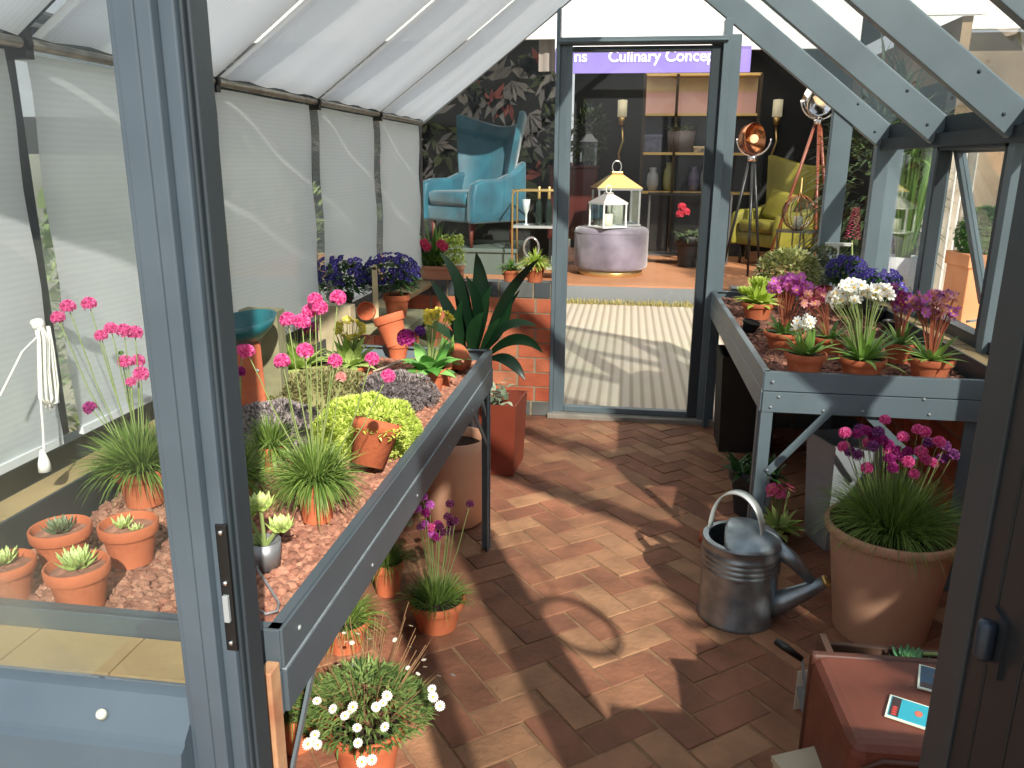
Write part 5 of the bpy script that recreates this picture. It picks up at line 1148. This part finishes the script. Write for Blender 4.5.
# ------------------------------------------------------------ pots on the back dwarf wall
CZ = .851
a = ony(425, 274, 4.91); b = ony(465, 274, 4.91)
t = thing('trough_planter', 'terracotta trough of pink primroses and lime leaves on the back wall', 'potted plant', (a.x-.03, 4.86, CZ)); W = .27
MB().box(0, W, 0, .10, 0, .075).box(-.006, W+.006, -.006, .106, .06, .082).build('trough', TERRA2, t, bevel=.003)
mb = MB()
for i in range(240):
    x = rnd(-.02, W*.55); mb.leaf((x, rnd(.01, .09), .07+rnd(0, .09)), (rnd(-1, 1), rnd(-1, .6), rnd(.2, 1.4)), rnd(.04, .075), .024, .7, .1, 3)
for i in range(26):
    mb.leaf((rnd(.06, .12), .05, .08), (rnd(-.55, .55), rnd(-.3, .3), 1), rnd(.2, .30), .036, .35, .2, 4)
mb.build('foliage', GREEN, t)
mb = MB()
for i in range(420): mb.leaf((W*.76+rnd(-.07, .07), .05+rnd(-.05, .05), .09+rnd(0, .18)), (rnd(-1, 1), rnd(-1, 1), rnd(-.2, 1)), .035, .018, .4, .1, 2)
mb.build('lime_foliage', LIME, t)
for (u, v) in ((424, 243), (441, 244), (427, 247), (444, 247)): put(pom(mat('cerise petals', '#c4204f', '#ef5f86', mode='var', scale=0)), 'flower_head', t, local(t, ony(u, v, 4.86)), .055, (.6, 0, 0))
for (u, vb, vr, hw, n, l, lb) in ((535, 283, 266, 10.5, 90, .075, 'terracotta pot of bright lime thread-leaved plant on the back wall coping by the door'), (510, 281, 270, 8, 40, .05, 'small terracotta pot left of the lime thread-leaved one on the back wall coping')):
    p = ony(u, vb, 4.90); p.z = CZ; r_ = hw*mpp(p); t = thing('potted_sedum', lb, 'potted plant', p); zs = pot(t, r_, ony(u, vr, 4.9).z-CZ)
    mb = MB()
    for i in range(n*3):
        aa = rnd(0, 6.3); k = random.random(); mb.leaf((math.cos(aa)*k*.05, math.sin(aa)*k*.04, zs+rnd(0, .03)), (math.cos(aa)*k*1.5, math.sin(aa)*k*1.3, rnd(.4, 1)), l*1.35*rnd(.7, 1.1), .013, .8, .1, 3)
    mb.build('foliage', LIME if n > 50 else GREEN, t)
# ------------------------------------------------------------ right side garden
def pxx(u, v, x): return onx(u, v, x)
t = thing('tall_white_pot', 'tall white pot of upright grass outside the right window', 'potted plant', (2.55, 7.1, -.1)); gz = ony(903, 256, 7.1); t.location.x = gz.x; zz = gz.z+.1
MB().lathe([(0, 0), (.10, 0), (.15, zz), (.14, zz), (.12, zz-.04), (0, zz-.04)], 32).build('pot', mat('white glazed pot', '#dcdcda', rough=.4), t, smooth=True)
mb = MB()
for i in range(160): aa = rnd(0, 6.3); mb.blade((math.cos(aa)*.05, math.sin(aa)*.05, zz-.04), (math.cos(aa)*rnd(0, .18), math.sin(aa)*rnd(0, .18), 1), rnd(.4, 1.0), .014, .12)
for i in range(60): aa = rnd(0, 6.3); mb.leaf((0, 0, zz+.85+rnd(-.1, .2)), (math.cos(aa), math.sin(aa), rnd(0, 1)), rnd(.25, .5), .03, .6, .2, 4)
mb.build('foliage', GREEN, t)
w = MB()
a = ony(975, 300, 6.3)
t = thing('box_ball_planter', 'clipped round box shrub in a square terracotta planter outside the open vent', 'potted plant', (ony(983, 250, 6.5).x, 6.5, -.1), (0, 0, .1)); zz = ony(983, 254, 6.5).z+.1
MB().box(-.17, .17, -.17, .17, 0, zz).box(-.185, .185, -.185, .185, zz-.09, zz+.01).build('planter', mat('pale orange terracotta', '#cf9166', '#bb7c54', scale=3, rough=.8), t, bevel=.008)
mb = MB()
for i in range(2600):
    z = rnd(-1, 1); aa = rnd(0, 6.3); q = math.sqrt(1-z*z); mb.leaf((.19*q*math.cos(aa), .19*q*math.sin(aa), zz+.15+.18*z), (q*math.cos(aa)+rnd(-.6, .6), q*math.sin(aa)+rnd(-.6, .6), z+rnd(-.5, .5)), .035, .022, .3, .1, 2)
mb.ell((0, 0, zz+.15), (.175, .175, .165), 16, 10, var=0); mb.build('foliage', mat('box leaves', '#1f4a1a', '#5d9140', mode='var', scale=0, rough=.5), t)
t = thing('white_drape', 'tall white fabric drape hanging beyond the side window', 'drape', (ony(916, 200, 7.9).x, 7.9, -.1))
MB().sheet(lambda u, v: (u*.46, .06*math.sin(u*38)+.03*math.sin(u*17+v*2), v*2.05), 60, 6, (0, .004, 0)).build('drape_cloth', mat('ivory drape cloth', '#f4f1ea', '#e4dfd6', scale=1.5, rough=.8, transl=.2), t, smooth=True)
# distant show tents and planting
bt = struct('marquee_wall', MB().box(3.4, 14, 12.0, 12.1, -.1, 3.25), mat('beige marquee wall', '#b3a28c', '#7a6a57', scale=.9, rough=.8, c3='#96836c'))
struct('marquee_canvas', MB().box(3.4, 16, 11.7, 11.8, 3.25, 8), CANV, bt)
t = bush('palm_shrub', 'dark spiky leaved shrub behind the tall white pot', (2.35, 8.3, -.1), (.5, .5, 1.15), 1500, DKL, .35, .04, .15, droop=.7)
t = thing('potted_lupin', 'potted plant with a crimson flower spike just outside the back right corner', 'potted plant', (1.52, 5.45, -.1)); pot(t, .14, .40, BLACK)
mb = MB()
for i in range(90): aa = rnd(0, 6.3); mb.leaf((rnd(-.06, .06), rnd(-.06, .06), .38+rnd(0, .45)), (math.cos(aa), math.sin(aa), rnd(.3, 1.4)), rnd(.12, .24), .05, .6, .1, 3)
mb.build('foliage', GREEN, t)
mb = MB(); q = local(t, ony(854, 225, 5.45))
for i in range(90): k = i/90; aa = i*2.4; mb.leaf((q.x+.03*(1-k*.7)*math.cos(aa), q.y+.03*(1-k*.7)*math.sin(aa), q.z-.09+.2*k), (math.cos(aa), math.sin(aa), .3), .03*(1-k*.4), .02, .3, .1, 2)
mb.build('flower_spike', mat('crimson petals', '#b8284e', '#e2607e', mode='var', scale=0), t); MB().tube([(0, 0, .4), (q.x, q.y, q.z-.1)], .005).build('stem', STEM, t)
# left side garden behind the blinds
for i, (x, y, rx, rz_, n, pk) in enumerate(((-2.3, 1.75, .42, .55, 1300, 0), (-2.5, 2.95, .55, .75, 1700, 0), (-2.7, 4.2, .7, .8, 1500, 0), (-2.7, 5.7, .8, .85, 1300, 0), (-2.2, .7, .3, .5, 800, 0))):
    bush('garden_shrub', ('leafy shrub outside the left wall seen through the second blind', 'largest leafy shrub outside left, seen through the pale blind beside the post', 'shrub outside the left wall behind the violet flowers', 'farthest shrub outside the left wall', 'nearest shrub outside left, low behind the nearest blind')[i], (x, y, -.1), (rx, min(.52, rx), rz_), n, mat('outdoor shrub leaves', '#4c6a34', '#aebd7c', mode='var', scale=0, rough=.6, transl=.2), .09, .035, .05)
t = bush('blossom_shrub', 'pale pink blossoming shrub outside the nearest left blinds', (-3.75, 3.25, -.1), (.45, .35, .36), 700, mat('pale pink blossom', '#d8a9ae', '#f4d3d3', mode='var', scale=0), .06, .05, 1.45)
MB().tube([(0, 0, 0), (.03, 0, .8), (0, 0, 1.5)], [.035, .025, .02], 8).build('trunk', mat('bark', '#3a2d22'), t)
f = struct('garden_fence', MB().box(-5.05, -5.0, -3, 12, -.1, 1.6), mat('pale fence', '#b5b3a6', '#98978a', scale=2, rough=.9))
struct('garden_fence_back', MB().box(-12, -6.1, 11.9, 12, -.1, 2.2), VDK, f)

t = bush('shade_shrub', 'tall leafy shrub added unseen outside the front right corner to shade the floor', (1.95, .25, -.1), (.58, .3, .95), 1050, mat('outdoor shrub leaves', '#4c6a34'), .15, .08, .55)  # out of view, added to throw shade on the right of the floor
MB().tube([(0, 0, 0), (.03, 0, .7), (0, 0, 1.6)], [.035, .028, .02], 8).build('trunk', mat('bark', '#3a2d22'), t)
# ------------------------------------------------------------ light
sun = bpy.data.lights.new('sun', 'SUN'); so = bpy.data.objects.new('sun', sun); COL.objects.link(so)
sun.energy = 7.6; sun.angle = math.radians(.9); sun.color = (1, .93, .82)
dirv = Vector((-.42, .9, -.68)); so.rotation_euler = dirv.to_track_quat('-Z', 'Y').to_euler()
w = bpy.data.worlds.new('sky'); SC.world = w; w.use_nodes = True; N = w.node_tree.nodes; L = w.node_tree.links
bg = N['Background']; tc = N.new('ShaderNodeTexCoord'); sp = N.new('ShaderNodeSeparateXYZ'); L.new(tc.outputs['Generated'], sp.inputs[0])
r = N.new('ShaderNodeValToRGB'); r.color_ramp.elements[0].color = (.30, .30, .28, 1); r.color_ramp.elements[0].position = .48
r.color_ramp.elements[1].color = (.86, .92, 1, 1); r.color_ramp.elements[1].position = .62
e = r.color_ramp.elements.new(.52); e.color = (1, .99, .97, 1)
mp = N.new('ShaderNodeMapRange'); mp.inputs['From Min'].default_value = -1; mp.inputs['From Max'].default_value = 1
L.new(sp.outputs['Z'], mp.inputs['Value']); L.new(mp.outputs[0], r.inputs['Fac']); L.new(r.outputs['Color'], bg.inputs['Color']); bg.inputs['Strength'].default_value = .88
al = bpy.data.lights.new('pavilion_fill', 'AREA'); ao = bpy.data.objects.new('pavilion_fill', al); COL.objects.link(ao); al.energy = 80; al.size = 3; al.color = (1, .9, .78); ao.location = (.6, 11.6, 3.2)  # unseen fill light added under the roof to brighten the shelving
SC.view_settings.view_transform = 'Standard'; SC.view_settings.exposure = 0
